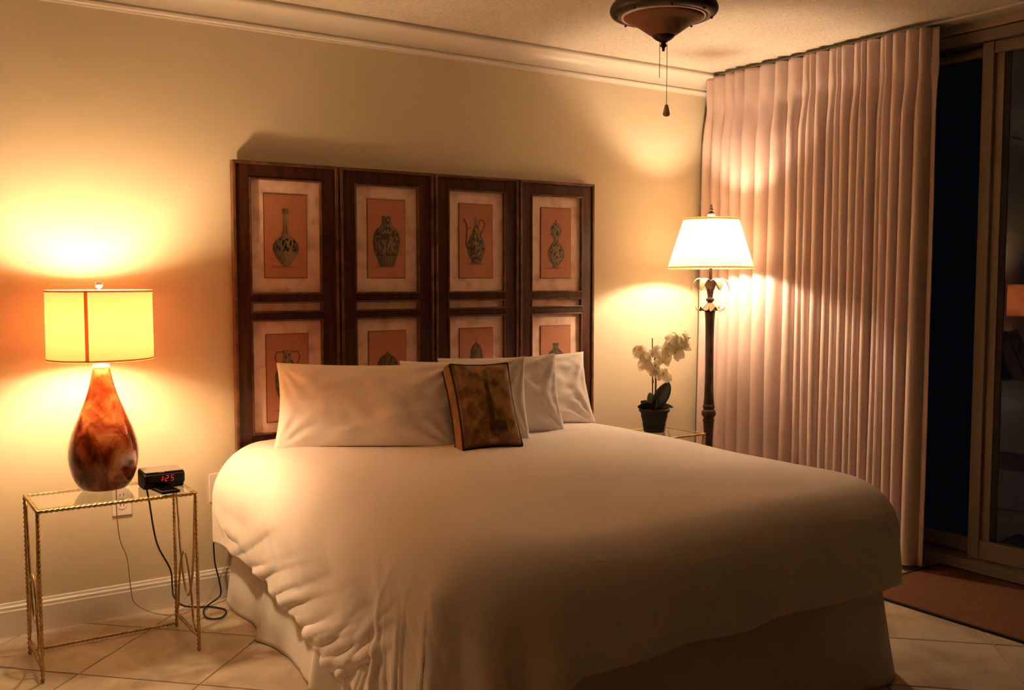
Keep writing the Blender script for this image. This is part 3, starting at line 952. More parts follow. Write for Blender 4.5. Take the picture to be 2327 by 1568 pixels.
def place(o, bottom, rz, lean, h, roll=0.0):
    """stand a pillow whose bottom edge centre is at bottom; lean is the backward tilt in degrees"""
    M_ = Matrix.Translation(bottom) @ Matrix.Rotation(math.radians(rz), 4, 'Z') @ Matrix.Rotation(math.radians(-lean), 4, 'X') @ Matrix.Rotation(math.radians(roll), 4, 'Y') @ Matrix.Translation((0, 0, h / 2))
    o.matrix_world = M_

PIL = [
    # name label w h t seed bottom rz lean roll
    ('pillow', 'long white pillow at the left, nearest the red table lamp', 0.730, 0.350, 0.17, 3, (1.628, -0.508, 0.646), -32, 15, 0),
    ('pillow', 'white pillow mostly hidden behind the gold-brown cushion', 0.52, 0.355, 0.12, 8, (2.012, -0.640, 0.646), -20, 12, -1),
    ('pillow', 'white pillow just right of the gold-brown cushion, with a pointed corner', 0.67, 0.350, 0.12, 14, (2.195, -0.562, 0.642), -8, 13, -1.5),
    ('pillow', 'rearmost white pillow, at the right end leaning on the screen', 0.770, 0.345, 0.13, 21, (2.447, -0.415, 0.646), -3, 18, 0),
]
for nm, lb, w_, h_, t_, sd_, bt, rz_, ln_, rl_ in PIL:
    o = pillow_mesh(nm, w_, h_, t_, sd_, M['linen_pillow'])
    place(o, bt, rz_, ln_, h_, rl_)
    tag(o, lb, 'pillow', 'white bed pillows')

# ------------------------------------------------------------------ gold-brown box cushion
def make_cushion():
    w, h, t = 0.250, 0.342, 0.074
    c = empty('cushion')
    nu_, nv_ = 90, 120
    u = np.linspace(-1, 1, nu_); v = np.linspace(-1, 1, nv_)
    Uu, Vv = np.meshgrid(u, v, indexing='ij')
    def outline(Uu, Vv):
        X = Uu * w / 2 * (1 - 0.07 * (1 - Vv ** 2) * np.abs(Uu) ** 2); Z = Vv * h / 2 * (1 - 0.05 * (1 - Uu ** 2) * np.abs(Vv) ** 2)
        return X, Z
    X, Z = outline(Uu, Vv)
    puff = ((1 - Uu ** 4) * (1 - Vv ** 4)) ** 0.6
    Yf = -t / 2 - 0.030 * puff - 0.003 * vnoise(Uu * 4, Vv * 5, 2) * puff
    # print: mottled gold with a tall dark brush in the middle
    n1 = vnoise(Uu * 3.1, Vv * 4.2, 70) + 0.6 * vnoise(Uu * 7, Vv * 9, 71) + 0.35 * vnoise(Uu * 17, Vv * 22, 72)
    k = sstep(-1.0, 0.9, n1)[..., None]
    img = np.array([0.19, 0.080, 0.022]) * (1 - k) + np.array([0.46, 0.235, 0.070]) * k
    img = img * (1 - 0.35 * sstep(0.1, -0.6, Uu + 0.2 * Vv)[..., None] * 0) 
    ink = np.array([0.050, 0.026, 0.010])
    def patch(x0, x1, z0, z1, s=0.03):
        return sstep(x0 - s, x0 + s, Uu) * sstep(x1 + s, x1 - s, Uu) * sstep(z0 - s, z0 + s, Vv) * sstep(z1 + s, z1 - s, Vv)
    fig = np.maximum.reduce([patch(-0.05, 0.11, -0.55, 0.60), 0.9 * patch(-0.04, 0.14, 0.62, 0.84), 0.55 * patch(0.0, 0.12, 0.35, 0.62) + 0.0,
                             1.1 * patch(-0.10, 0.50, -0.68, -0.42), 0.5 * patch(-0.02, 0.36, -0.78, -0.66)])
    fig = np.clip(fig * (0.80 + 0.20 * vnoise(Uu * 9, Vv * 14, 77)), 0, 0.9)[..., None]
    img = img * (1 - fig) + ink * fig
    # darker along the left and bottom edges
    bdr = np.maximum(sstep(-0.80, -0.93, Uu), sstep(-0.90, -0.98, Vv))[..., None] * 0.7
    img = img * (1 - bdr) + np.array([0.05, 0.03, 0.015]) * bdr
    f = print_mesh('front', np.stack([X, Yf, Z], -1), img, M['print'], c)
    recalc(f)
    bk = MB(); bk.grid(np.stack([X, t / 2 + 0.02 * puff, Z], -1)[::3, ::3]); bk.build('back', M['cushion_back'], c)
    # gusset ring and piping
    ring_u = np.concatenate([u[:-1], np.ones(nv_ - 1), u[::-1][:-1], -np.ones(nv_ - 1)])
    ring_v = np.concatenate([-np.ones(nu_ - 1), v[:-1], np.ones(nu_ - 1), v[::-1][:-1]])
    rx, rz = outline(ring_u, ring_v)
    ys = np.linspace(-t / 2, t / 2, 7)
    G_ = np.zeros((len(rx) + 1, 7, 3))
    nrm = np.stack([rx / (w / 2), rz / (h / 2)], 1); nrm /= np.linalg.norm(nrm, axis=1)[:, None]
    for j, y in enumerate(ys):
        b_ = 0.006 * (1 - (y / (t / 2)) ** 2)
        G_[:-1, j, 0] = rx + nrm[:, 0] * b_; G_[:-1, j, 2] = rz + nrm[:, 1] * b_; G_[:-1, j, 1] = y
    G_[-1] = G_[0]
    g = MB(); g.grid(G_); recalc(g.build('gusset', M['gusset'], c))
    for y in (-t / 2, t / 2):
        p_ = MB(); p_.tube([(rx[k_], y, rz[k_]) for k_ in range(0, len(rx), 2)], 0.0045, 6, closed=True)
        p_.build('piping', M['piping'], c)
    tag(c, 'small gold-brown cushion with dark piping propped before the pillows', 'cushion')
    return c, h
cu, ch_ = make_cushion()
place(cu, (1.995, -0.825, 0.657), -7, 25, ch_, 1)

# ------------------------------------------------------------------ gilt side tables
def make_table(x0, x1, y0, y1, H, label):
    t = empty('side_table', ((x0 + x1) / 2, (y0 + y1) / 2, 0))
    w, d = (x1 - x0) / 2, (y1 - y0) / 2
    r = 0.0052
    def rope(name, a, b2, rr=r):
        n = max(4, int(math.dist(a, b2) / 0.004))
        pts = [tuple(a[k] + (b2[k] - a[k]) * i / n for k in range(3)) for i in range(n + 1)]
        MB().tube(pts, rr, 8, twist=190, lobes=2).build(name, M['gold'], t)
    for sx in (-1, 1):
        for sy in (-1, 1):
            rope('leg', (sx * w, sy * d, 0.0), (sx * w, sy * d, H))
    for sy in (-1, 1):
        rope('top_rail', (-w, sy * d, H - 0.004), (w, sy * d, H - 0.004))
    for sx in (-1, 1):
        rope('side_rail', (sx * w, -d, H - 0.004), (sx * w, d, H - 0.004))
        rope('foot_rail', (sx * w, -d, 0.05), (sx * w, d, 0.05))
    rope('back_stretcher', (-w, d, 0.012), (w, d, 0.012))
    # interlocking loops at both ends
    for sx in (-1, 1):
        up = [(sx * w, -d * 0.92 + 0.0, H - 0.01)]
        for k in range(25):
            a = k / 24 * PI
            up.append((sx * w, -d * 0.10 - d * 0.70 * math.cos(a), (H * 0.47) - (H * 0.18) * math.sin(a) + (H * 0.28) * abs(math.cos(a)) ** 2))
        up.append((sx * w, d * 0.80, H - 0.01))
        MB().tube(smoothpath(up, 3), 0.0042, 7).build('loop', M['gold'], t)
        lo = [(sx * w, -d * 0.80, 0.06)]
        for k in range(25):
            a = k / 24 * PI
            lo.append((sx * w, d * 0.12 - d * 0.66 * math.cos(a), (H * 0.42) + (H * 0.14) * math.sin(a) - (H * 0.26) * abs(math.cos(a)) ** 2))
        lo.append((sx * w, d * 0.92, 0.06))
        MB().tube(smoothpath(lo, 3), 0.0042, 7).build('loop', M['gold'], t)
    MB().box(-w + 0.004, w - 0.004, -d + 0.004, d - 0.004, H - 0.002, H + 0.005, 0.001).build('glass_top', M['table_glass'], t, smooth=False)
    tag(t, label, 'side table', 'gilt glass-topped bedside tables')
    return t
TH = 0.567
make_table(0.453, 0.958, -0.532, -0.240, TH, 'gilt twisted-iron glass table under the red lamp, left of the bed')
make_table(2.985, 3.400, -0.570, -0.285, TH, 'gilt glass table behind the bed, beneath the potted orchid')
TZ = TH + 0.0052

# ------------------------------------------------------------------ table lamp
def bulb(parent, z0, z1, r, strength, col=BULB_COL):
    """frosted capsule bulb from z0 to z1"""
    prof = [(0.012, z0 - 0.015), (0.012, z0)]
    for k in range(5):
        a = k / 4 * PI / 2
        prof.append((r * math.sin(a) * 0.999 + 0.001, z0 + r * (1 - math.cos(a))))
    for k in range(5):
        a = k / 4 * PI / 2
        prof.append((max(r * math.cos(a), 0.001), z1 - r * (1 - math.sin(a))))
    return MB().lathe(prof[2:], 12).build('bulb', emit_mat('bulb_glow_%d' % int(strength), col, strength), parent)

tl = empty('table_lamp', (0.700, -0.315, TZ))
tag(tl, 'marbled red teardrop lamp with a lit yellow drum shade', 'table lamp')
prof = [(0.050, 0.0), (0.075, 0.006), (0.096, 0.032), (0.111, 0.075), (0.117, 0.118), (0.114, 0.160), (0.101, 0.210), (0.080, 0.262), (0.058, 0.318), (0.042, 0.368), (0.032, 0.410), (0.027, 0.430)]
MB().lathe(lerp_prof(prof, 6), 56).build('body', M['glaze'], tl)
MB().lathe([(0.028, 0.430), (0.0285, 0.433), (0.0285, 0.441), (0.026, 0.443)], 32).build('collar', M['ivory'], tl)
MB().lathe([(0.013, 0.443), (0.013, 0.452), (0.011, 0.455), (0.011, 0.480), (0.015, 0.482), (0.015, 0.508)], 20).build('socket', M['nickel'], tl)
S0, S1, SR0, SR1 = 0.463, 0.702, 0.1755, 0.1745
def ringshade(z0, z1, r0, r1, m, name, parent, n=96, thick=0.0015):
    mb = MB()
    A = np.zeros((n + 1, 9, 3))
    for i in range(n + 1):
        a = 2 * PI * i / n
        for j in range(9):
            f = j / 8
            r_ = r0 + (r1 - r0) * f
            A[i, j] = (r_ * math.cos(a), r_ * math.sin(a), z0 + (z1 - z0) * f)
    mb.grid(A)
    return mb.build(name, m, parent)
sh = ringshade(S0, S1, SR0, SR1, M['drum'], 'drum_shade', tl)
ringshade(S0 - 0.002, S0 + 0.005, SR0 + 0.0012, SR0 + 0.0012, M['drum_trim'], 'trim', sh)
ringshade(S1 - 0.005, S1 + 0.002, SR1 + 0.0012, SR1 + 0.0012, M['drum_trim'], 'trim', sh)
# the lapped seam towards the viewer
seam = MB()
a0 = math.atan2(-3.645, -0.70) - 0.24
A = np.zeros((5, 6, 3))
for i in range(5):
    a = a0 + (i - 2) * 0.0165
    for j in range(6):
        f = j / 5
        A[i, j] = ((SR0 + 0.0016) * math.cos(a), (SR0 + 0.0016) * math.sin(a), S0 + (S1 - S0) * f)
seam.grid(A); seam.build('seam', M['drum_trim'], sh)
# spider and harp
hp = MB()
for k in range(3):
    a = 2 * PI * k / 3 + 0.3
    hp.tube([(0, 0, S1 - 0.004), (SR1 * math.cos(a), SR1 * math.sin(a), S1 - 0.004)], 0.0018, 6)
loop = [(0.06 * math.sin(k / 20 * PI), 0, 0.53 + (S1 - 0.004 - 0.53) * k / 20) for k in range(21)]
hp.tube(loop, 0.0018, 6); hp.tube([(-p[0], 0, p[2]) for p in loop], 0.0018, 6)
hp.build('harp', M['nickel'], tl)
MB().lathe([(0.004, S1 - 0.004), (0.004, S1 + 0.008), (0.010, S1 + 0.011), (0.0135, S1 + 0.020), (0.011, S1 + 0.028), (0.004, S1 + 0.031)], 20).build('finial', M['nickel'], tl)
bulb(tl, 0.512, 0.662, 0.021, TABLE_BULB)

# ------------------------------------------------------------------ floor lamp
fl = empty('floor_lamp', (3.59, -0.405, 0))
tag(fl, 'tall dark floor lamp with a lit white pleated shade and metal leaves', 'floor lamp')
MB().lathe(lerp_prof([(0.135, 0.0), (0.138, 0.012), (0.125, 0.024), (0.085, 0.034), (0.060, 0.055), (0.040, 0.075), (0.030, 0.10), (0.027, 0.13)], 4), 40).build('base', M['lamp_iron'], fl)
post = [(0.027, 0.13), (0.022, 0.30), (0.022, 0.48), (0.025, 0.555), (0.027, 0.585)]
MB().lathe(lerp_prof(post, 4), 28).build('lower_post', M['lamp_iron'], fl)
kn = [(0.025, 0.585), (0.029, 0.590), (0.029, 0.600), (0.026, 0.605), (0.026, 0.612), (0.034, 0.620), (0.036, 0.632), (0.033, 0.645), (0.026, 0.652), (0.029, 0.660), (0.030, 0.670), (0.027, 0.678)]
MB().lathe(lerp_prof(kn, 3), 28).build('knop', M['lamp_iron'], fl)
post = [(0.027, 0.678), (0.024, 0.72), (0.0215, 0.80), (0.021, 0.92), (0.0215, 1.02), (0.023, 1.10), (0.027, 1.155)]
MB().lathe(lerp_prof(post, 4), 28).build('upper_post', M['lamp_iron'], fl)
neck = [(0.020, 1.150), (0.014, 1.185), (0.013, 1.200), (0.020, 1.207), (0.020, 1.217), (0.013, 1.224), (0.016, 1.245), (0.020, 1.275), (0.030, 1.312)]
MB().lathe(lerp_prof(neck, 4), 28).build('neck', M['lamp_iron'], fl)
def leaf_ring(name, n, z0, r0, path, wid, m, ph=0.0):
    """n curled leaves; path gives (radial, height) of the mid-rib"""
    pp = smoothpath([(a, 0, b2) for a, b2 in path], 6)
    for k in range(n):
        a = 2 * PI * k / n + ph
        L_ = len(pp)
        A = np.zeros((9, L_, 3))
        for j, p in enumerate(pp):
            f = j / (L_ - 1)
            hw = wid * math.sin(PI * (0.10 + 0.90 * f)) ** 0.7 if f < 1 else 0.0004
            for i in range(9):
                s_ = (i - 4) / 4
                rr = r0 + p.x; zz = z0 + p.z - 0.25 * hw * s_ * s_ + 0.003 * math.sin(s_ * 9)
                A[i, j] = (rr * math.cos(a) - s_ * hw * math.sin(a), rr * math.sin(a) + s_ * hw * math.cos(a), zz)
        mb = MB(); mb.grid(A)
        o = mb.build(name, m, fl)
        md = o.modifiers.new('thick', 'SOLIDIFY'); md.thickness = 0.0022
leaf_ring('crown_leaf', 6, 1.255, 0.014, [(0.0, 0.0), (0.011, 0.030), (0.024, 0.054), (0.044, 0.063), (0.062, 0.052), (0.075, 0.026), (0.080, 0.006)], 0.021, M['leaf_metal'], 0.30)
leaf_ring('collar_leaf', 6, 1.195, 0.010, [(0.0, 0.0), (0.010, -0.014), (0.026, -0.030), (0.046, -0.036), (0.060, -0.030), (0.064, -0.020)], 0.018, M['leaf_metal'], 0.1)
MB().lathe([(0.009, 1.30), (0.009, 1.40), (0.015, 1.402), (0.015, 1.435)], 18).build('stem', M['bronze'], fl)
# pleated empire shade
def pleated(z0, z1, r0, r1):
    n = 120 * 4
    A = np.zeros((n + 1, 15, 3))
    for i in range(n + 1):
        a = 2 * PI * i / n
        p = math.sin(a * 120) * 0.0013 + 0.0007 * math.sin(a * 47) 
        for j in range(15):
            f = j / 14
            r_ = r0 + (r1 - r0) * f + p
            A[i, j] = (r_ * math.cos(a), r_ * math.sin(a), z0 + (z1 - z0) * f)
    mb = MB(); mb.grid(A)
    return mb.build('pleated_shade', M['pleat'], fl)
ps = pleated(1.372, 1.618, 0.214, 0.136)
ringshade(1.368, 1.378, 0.2165, 0.2135, M['pleat_trim'], 'braid', ps)
ringshade(1.612, 1.622, 0.1400, 0.1385, M['pleat_trim'], 'braid', ps)
hp = MB()
for k in range(3):
    a = 2 * PI * k / 3 + 0.5
    hp.tube([(0, 0, 1.614), (0.135 * math.cos(a), 0.135 * math.sin(a), 1.614)], 0.0018, 6)
loop = [(0.055 * math.sin(k / 20 * PI), 0, 1.42 + 0.194 * k / 20) for k in range(21)]
hp.tube(loop, 0.0018, 6); hp.tube([(-p[0], 0, p[2]) for p in loop], 0.0018, 6)
hp.build('harp', M['bronze'], fl)
fi = MB().lathe([(0.004, 1.614), (0.006, 1.622), (0.016, 1.628), (0.021, 1.638), (0.020, 1.644)], 20).build('finial', M['crystal'], fl)
MB().lathe([(0.020, 1.644), (0.021, 1.646), (0.010, 1.653), (0.006, 1.658)], 20).build('finial_cap', M['bronze'], fi)
MB().lathe([(0.006, 1.658), (0.010, 1.662), (0.010, 1.667), (0.005, 1.672), (0.007, 1.676), (0.004, 1.688), (0.0008, 1.692)], 20).build('finial_tip', M['bronze'], fi)
bulb(fl, 1.438, 1.500, 0.029, FLOOR_BULB, FLOOR_COL)

# ------------------------------------------------------------------ ceiling light with amber bowl
cl = empty('ceiling_light', (2.232, -1.522, CEIL))
tag(cl, 'bronze ceiling light with unlit amber bowl and two pull chains', 'ceiling light')
def zrel(p):
    return [(r, z - CEIL) for r, z in p]
MB().lathe(zrel([(0.075, 2.4395), (0.075, 2.41), (0.045, 2.395), (0.045, 2.37), (0.125, 2.355), (0.145, 2.33), (0.145, 2.285), (0.125, 2.262), (0.07, 2.252), (0.07, 2.226)]), 40).build('housing', M['bronze'], cl)
rim = [(0.070, 2.226), (0.150, 2.222), (0.168, 2.214), (0.176, 2.200), (0.176, 2.190), (0.170, 2.180), (0.158, 2.174), (0.146, 2.172), (0.140, 2.176), (0.138, 2.184)]
MB().lathe(zrel(lerp_prof(rim, 3)), 64, cap=False).build('rim', M['bronze'], cl)
MB().lathe(zrel([(0.1395, 2.176), (0.139, 2.171), (0.1335, 2.1700), (0.131, 2.173)]), 64, cap=False).build('bowl_lip', M['ivory'], cl)
bowl = [(0.132, 2.174), (0.126, 2.166), (0.110, 2.158), (0.090, 2.148), (0.066, 2.131), (0.046, 2.117), (0.036, 2.112)]
MB().lathe(zrel(lerp_prof(bowl, 3)), 56, cap=False).build('glass_bowl', M['amber_bowl'], cl)
cap_ = [(0.037, 2.114), (0.036, 2.109), (0.026, 2.100), (0.014, 2.094), (0.008, 2.090), (0.008, 2.086), (0.011, 2.082), (0.011, 2.079), (0.006, 2.075), (0.004, 2.068), (0.005, 2.064), (0.001, 2.062)]
MB().lathe(zrel(cap_), 28).build('finial', M['bronze'], cl)
for k in range(8):
    a = 2 * PI * k / 8 + 0.2
    MB().lathe([(0.004, 0), (0.004, -0.004), (0.001, -0.006)], 8, (0.158 * math.cos(a), 0.158 * math.sin(a), 2.174 - CEIL)).build('screw', M['bronze'], cl)
def chain(dx, dy, z1, z0, knob):
    mb = MB()
    z = z1
    while z > z0:
        mb.lathe([(0.0006, -0.0016), (0.0015, -0.0009), (0.0015, 0.0009), (0.0006, 0.0016)], 6, (dx, dy, z - CEIL))
        z -= 0.0047
    mb.tube([(dx, dy, z1 - CEIL), (dx, dy, z0 - CEIL)], 0.0005, 5)
    c = mb.build('pull_chain', M['chain'], cl)
    c['kind'] = 'stuff'
    if knob:
        MB().lathe(lerp_prof([(0.0018, 0.002), (0.005, 0.0), (0.0072, -0.008), (0.0100, -0.020), (0.0116, -0.028), (0.0102, -0.034), (0.005, -0.0375)], 3), 18, (dx, dy, z0 - CEIL)).build('pull_knob', M['pull_knob'], c)
rx_, ry_ = math.cos(math.radians(33.8)), -math.sin(math.radians(33.8))
chain(rx_ * 0.012, ry_ * 0.012, 2.092, 1.888, True)
chain(-rx_ * 0.012, -ry_ * 0.012, 2.092, 1.975, False)

# ------------------------------------------------------------------ orchid
orc = empty('potted_orchid', (3.205, -0.42, TZ))
tag(orc, 'white orchid in a small black pot on the far bedside table', 'plant')
pp = [(0.046, 0.0), (0.050, 0.004), (0.054, 0.030), (0.057, 0.034), (0.055, 0.042), (0.062, 0.070), (0.065, 0.074), (0.063, 0.082), (0.068, 0.098), (0.074, 0.100), (0.075, 0.112), (0.071, 0.116), (0.066, 0.112), (0.064, 0.100)]
MB().lathe(pp, 36, cap=False).build('pot', M['pot'], orc)
sv = MB(); sv.lathe([(0.064, 0.096), (0.045, 0.101), (0.02, 0.103), (0.001, 0.104)], 24, cap=False); sv.build('moss', M['soil'], orc)
CR = Vector((rx_, ry_, 0)); UPV = Vector((0, 0, 1)); CF = Vector((-math.sin(math.radians(33.8)), -math.cos(math.radians(33.8)), 0))  # right of frame, up, towards viewer
def oleaf(ang_r, ang_f, L_, W_, droop, m, lift):
    d = (CR * ang_r + CF * ang_f); d.normalize()
    axis = d * math.cos(lift) + UPV * math.sin(lift)
    side = axis.cross(CF).normalized()
    pts = []
    A = np.zeros((7, 14, 3))
    for j in range(14):
        f = j / 13
        c = d * (L_ * f * math.cos(lift)) + UPV * (L_ * f * math.sin(lift) - droop * f * f) + UPV * 0.108
        hw = W_ * math.sin(PI * min(0.999, 0.06 + 0.94 * f)) ** 0.6
        for i in range(7):
            s_ = (i - 3) / 3
            nn = side * (s_ * hw) + CF * (abs(s_) * hw * 0.30)
            A[i, j] = tuple(c + nn)
    mb = MB(); mb.grid(A)
    o = mb.build('leaf', m, orc)
    md = o.modifiers.new('thick', 'SOLIDIFY'); md.thickness = 0.002
    return o
oleaf(0.62, 0.35, 0.170, 0.036, 0.015, M['leaf'], 1.12)
oleaf(-0.5, 0.3, 0.095, 0.024, 0.005, M['leaf_pale'], 1.25)
oleaf(-1.0, 0.35, 0.105, 0.022, 0.035, M['leaf'], 0.55)
oleaf(1.0, 0.0, 0.115, 0.016, 0.055, M['leaf_pale'], 0.62)
oleaf(-0.9, -0.4, 0.090, 0.020, 0.02, M['leaf'], 0.7)
stake = MB().tube([tuple(CR * -0.008 + UPV * 0.10), tuple(CR * -0.012 + UPV * 0.457)], 0.003, 8); stake.build('stake', M['stem'], orc)
st1 = smoothpath([CR * 0.004 + UPV * 0.10, CR * 0.006 + UPV * 0.26, CR * -0.002 + UPV * 0.35, CR * 0.045 + UPV * 0.42, CR * 0.11 + UPV * 0.455, CR * 0.17 + UPV * 0.46 + CF * 0.02], 8)
MB().tube(st1, [0.0048 - 0.003 * i / (len(st1) - 1) for i in range(len(st1))], 8).build('stem', M['stem'], orc)
st2 = smoothpath([CR * -0.004 + UPV * 0.24, CR * -0.03 + UPV * 0.34, CR * -0.06 + UPV * 0.40, CR * -0.085 + UPV * 0.415], 8)
MB().tube(st2, 0.0022, 6).build('stem', M['stem'], orc)
def blossom_mesh(size, seed):
    r_ = random.Random(seed)
    mb = MB()
    for k, (ang, L_, W_) in enumerate(((90, 1.0, 0.36), (90 + 125, 0.95, 0.34), (90 - 125, 0.95, 0.34), (10, 1.0, 0.56), (170, 1.0, 0.56))):
        a = math.radians(ang + r_.uniform(-6, 6))
        d = Vector((math.cos(a), 0, math.sin(a))); s = Vector((-math.sin(a), 0, math.cos(a)))
        A = np.zeros((7, 8, 3))
        for j in range(8):
            f = j / 7
            hw = size * W_ * math.sin(PI * min(0.995, 0.05 + 0.95 * f)) ** 0.55
            for i in range(7):
                t_ = (i - 3) / 3
                q = d * (size * L_ * f) + s * (t_ * hw) + Vector((0, -size * (0.16 * math.sin(PI * f) - 0.22 * f * f * r_.uniform(.8, 1.2) - 0.12 * t_ * t_ * f) - (0.02 * size if k > 2 else 0), 0))
                A[i, j] = tuple(q)
        mb.grid(A)
    return mb
def blossom_heart(size):
    mb = MB()
    mb.lathe(lerp_prof([(0.001, -0.22 * size), (0.10 * size, -0.10 * size), (0.14 * size, 0.05 * size), (0.06 * size, 0.16 * size), (0.001, 0.2 * size)], 3), 10)
    return MB().add([(x, -z * 0.6 - 0.12 * size, y * 0.9 - 0.12 * size) for x, y, z in mb.v], mb.f)
bl_meshes = []
for k in range(3):
    o = blossom_mesh(0.045, k + 1).build('blossom_tmp', M['petal']); bl_meshes.append(o.data); bpy.data.objects.remove(o)
o = blossom_heart(0.036).build('heart_tmp', M['petal_heart']); heart_me = o.data; bpy.data.objects.remove(o)
rb = random.Random(4)
# (right, up, towards viewer) offsets of the blossoms in metres, from the photograph's cluster
BL = [(-0.080, 0.405, 0.02), (-0.068, 0.375, 0.03), (-0.040, 0.360, 0.04), (-0.015, 0.385, 0.045), (0.020, 0.395, 0.04), (-0.045, 0.325, 0.03),
      (-0.010, 0.330, 0.055), (0.030, 0.350, 0.055), (0.060, 0.375, 0.03), (0.000, 0.295, 0.045), (0.035, 0.290, 0.04), (0.045, 0.270, 0.02), (0.055, 0.412, 0.03),
      (0.080, 0.425, 0.04), (0.085, 0.455, 0.02), (0.110, 0.440, 0.04), (0.118, 0.470, 0.02), (0.140, 0.445, 0.03), (0.128, 0.415, 0.03), (0.155, 0.460, 0.01), (0.095, 0.390, 0.045)]
for k, (a, b2, c) in enumerate(BL):
    p = CR * a + UPV * b2 + CF * c
    o = bpy.data.objects.new('blossom', bl_meshes[k % 3]); COL.objects.link(o); o.parent = orc
    o.location = p
    yaw_ = math.radians(-33.8) + rb.uniform(-0.9, 0.9) + (0.5 if a > 0.1 else 0)
    o.rotation_euler = (rb.uniform(-0.85, -0.1), rb.uniform(-0.5, 0.5), yaw_)
    s_ = rb.uniform(0.85, 1.1)
    o.scale = (s_, s_, s_)
    h = bpy.data.objects.new('blossom_heart', heart_me); COL.objects.link(h); h.parent = o

# ------------------------------------------------------------------ clock radio and phone
ck = empty('clock_radio', (0.877, -0.392, TZ))
tag(ck, 'black clock radio showing red time digits beside the red lamp', 'clock')
W2 = 0.069
side = [(-0.035, 0.010), (-0.052, 0.024), (-0.052, 0.052), (-0.044, 0.058), (0.052, 0.062), (0.055, 0.055), (0.055, 0.004), (0.030, 0.0), (-0.028, 0.0)]
vs_, fs_ = [], []
secs = [(-W2, 0.93), (-W2 + 0.006, 1.0), (W2 - 0.006, 1.0), (W2, 0.93)]
for x, s_ in secs:
    vs_ += [(x, y * s_, 0.03 + (z - 0.03) * s_ if z > 0.001 or s_ == 1.0 else 0.002) for y, z in side]
n = len(side)
for r_ in range(len(secs) - 1):
    for k in range(n):
        fs_.append((r_ * n + k, r_ * n + (k + 1) % n, (r_ + 1) * n + (k + 1) % n, (r_ + 1) * n + k))
fs_.append(tuple(range(n - 1, -1, -1))); fs_.append(tuple(range((len(secs) - 1) * n, len(secs) * n)))
bo = recalc(raw('case', vs_, fs_, M['black_plastic'], ck, smooth=False))
tp = MB().box(-W2 + 0.003, W2 - 0.003, -0.045, 0.052, 0.0595, 0.0645, 0.002).build('top_cover', M['clock_top'], ck, smooth=False)
tp.rotation_euler = (math.radians(1.5), 0, 0)
MB().box(-0.022, 0.0, -0.047, -0.041, 0.0585, 0.0625, 0.0008).build('snooze_tab', M['ivory'], ck, smooth=False)
MB().box(-W2 + 0.012, W2 - 0.008, -0.0535, -0.0518, 0.025, 0.051, 0.0004).build('display', M['screen_black'], ck, smooth=False)
def digit(segs, x, z, w=0.0085, h=0.019, t=0.0014):
    mb = MB(); sk = 0.18
    def seg(ax, az, bx, bz):
        mb.tube([(x + ax + sk * az, -0.0545, z + az), (x + bx + sk * bz, -0.0545, z + bz)], t / 2, 6)
    g = 0.0008
    S_ = {'a': (g, h, w - g, h), 'g': (g, h / 2, w - g, h / 2), 'd': (g, 0, w - g, 0), 'f': (0, h / 2 + g, 0, h - g), 'b': (w, h / 2 + g, w, h - g), 'e': (0, g, 0, h / 2 - g), 'c': (w, g, w, h / 2 - g)}
    for s_ in segs:
        seg(*S_[s_])
    mb.build('digit', M['led'], ck)
digit('bc', -0.0205, 0.0295)
digit('abged', -0.0005, 0.0295)
digit('afgcd', 0.0185, 0.0295)
cn = MB()
for z in (0.0345, 0.0425):
    cn.lathe([(0.0009, 0.0), (0.0009, 0.0012)], 8, (-0.0055, -0.0548, z))
cn.build('colon', M['led'], ck)

ph = empty('phone', (0.868, -0.479, TZ), math.radians(8))
tag(ph, 'black phone lying flat on the glass before the clock radio', 'phone')
MB().box(-0.032, 0.032, -0.053, 0.053, 0.0, 0.011, 0.004).build('case', M['black_plastic'], ph)
MB().box(-0.027, 0.027, -0.042, 0.042, 0.0108, 0.0116, 0.0003).build('display', M['screen_black'], ph, smooth=False)

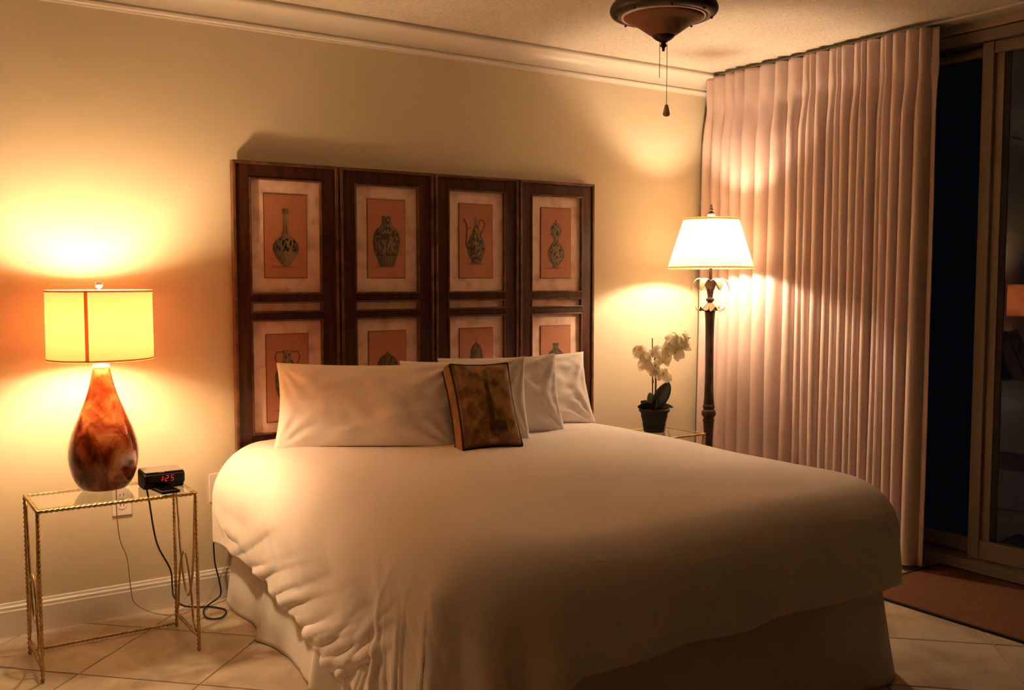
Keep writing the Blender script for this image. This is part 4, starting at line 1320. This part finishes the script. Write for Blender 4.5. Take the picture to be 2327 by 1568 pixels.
# ------------------------------------------------------------------ wall outlets, plugs and cords
def outlet(x, z, label):
    o = empty('wall_outlet', (x, -0.0005, z))
    MB().box(-0.036, 0.036, -0.006, 0.0, -0.058, 0.058, 0.002).build('plate', M['ivory'], o, smooth=False)
    for s_ in (-1, 1):
        f = MB(); f.lathe([(0.017, 0.0), (0.017, 0.0015)], 24)
        fc = MB().add([(x_, -0.0062 - z_, y_ * 0.82 + s_ * 0.020) for x_, y_, z_ in f.v], f.f).build('socket', M['ivory'], o, smooth=False)
        for dx, dz, w_ in ((-0.0065, 0.003, 0.0012), (0.0065, 0.003, 0.0012)):
            MB().box(dx - w_, dx + w_, -0.0085, -0.0072, s_ * 0.020 + dz - 0.0045, s_ * 0.020 + dz + 0.0045).build('slot', M['slot'], fc, smooth=False)
    sc_ = MB(); sc_.lathe([(0.003, 0.0), (0.0025, 0.001)], 10)
    MB().add([(x_, -0.006 - z_, y_) for x_, y_, z_ in sc_.v], sc_.f).build('screw', M['nickel'], o, smooth=False)
    tag(o, label, 'outlet', 'wall outlets by the bed')
    return o
outlet(0.821, 0.455, 'wall outlet seen through the glass table, below the red lamp')
outlet(1.197, 0.462, 'wall outlet half covered by the left edge of the duvet')

def cord(name, pts, r, m, label, plug=None):
    o = empty(name, pts[0])
    p0 = Vector(pts[0])
    MB().tube([tuple(p - p0) for p in smoothpath(pts, 10)], r, 8).build('cable', m, o)
    if plug:
        x, y, z = plug
        MB().box(x - 0.011 - p0.x, x + 0.011 - p0.x, y - 0.030 - p0.y, y - p0.y, z - 0.010 - p0.z, z + 0.010 - p0.z, 0.003).build('plug', m, o)
    tag(o, label, 'cord')
cord('power_cord', [(0.850, -0.335, TZ + 0.02), (0.852, -0.290, TZ + 0.010), (0.858, -0.232, TZ - 0.005), (0.870, -0.232, 0.49), (0.893, -0.235, 0.33), (0.945, -0.215, 0.215), (0.965, -0.16, 0.13),
                    (0.985, -0.10, 0.07), (1.025, -0.075, 0.02), (1.080, -0.085, 0.006), (1.125, -0.110, 0.006), (1.162, -0.185, 0.006), (1.120, -0.262, 0.006), (1.075, -0.235, 0.006),
                    (1.085, -0.150, 0.009), (1.130, -0.085, 0.010), (1.180, -0.060, 0.03), (1.178, -0.055, 0.09), (1.163, -0.05, 0.17), (1.163, -0.045, 0.28), (1.180, -0.045, 0.38), (1.197, -0.036, 0.436)],
     0.0033, M['cord_black'], 'black clock cord looping over the floor to the outlet by the bed', (1.197, -0.009, 0.440))
cord('lamp_cord', [(0.745, -0.246, TZ + 0.003), (0.755, -0.232, TZ - 0.02), (0.768, -0.17, 0.435), (0.784, -0.14, 0.33), (0.806, -0.14, 0.262), (0.819, -0.13, 0.141), (0.840, -0.10, 0.07), (0.915, -0.06, 0.007),
                   (0.99, -0.13, 0.005), (1.06, -0.10, 0.005), (1.12, -0.07, 0.010), (1.160, -0.042, 0.06), (1.215, -0.035, 0.15), (1.235, -0.035, 0.30), (1.222, -0.036, 0.47)],
     0.0017, M['cord_clear'], 'thin translucent brown lamp cord hanging behind the gilt table')
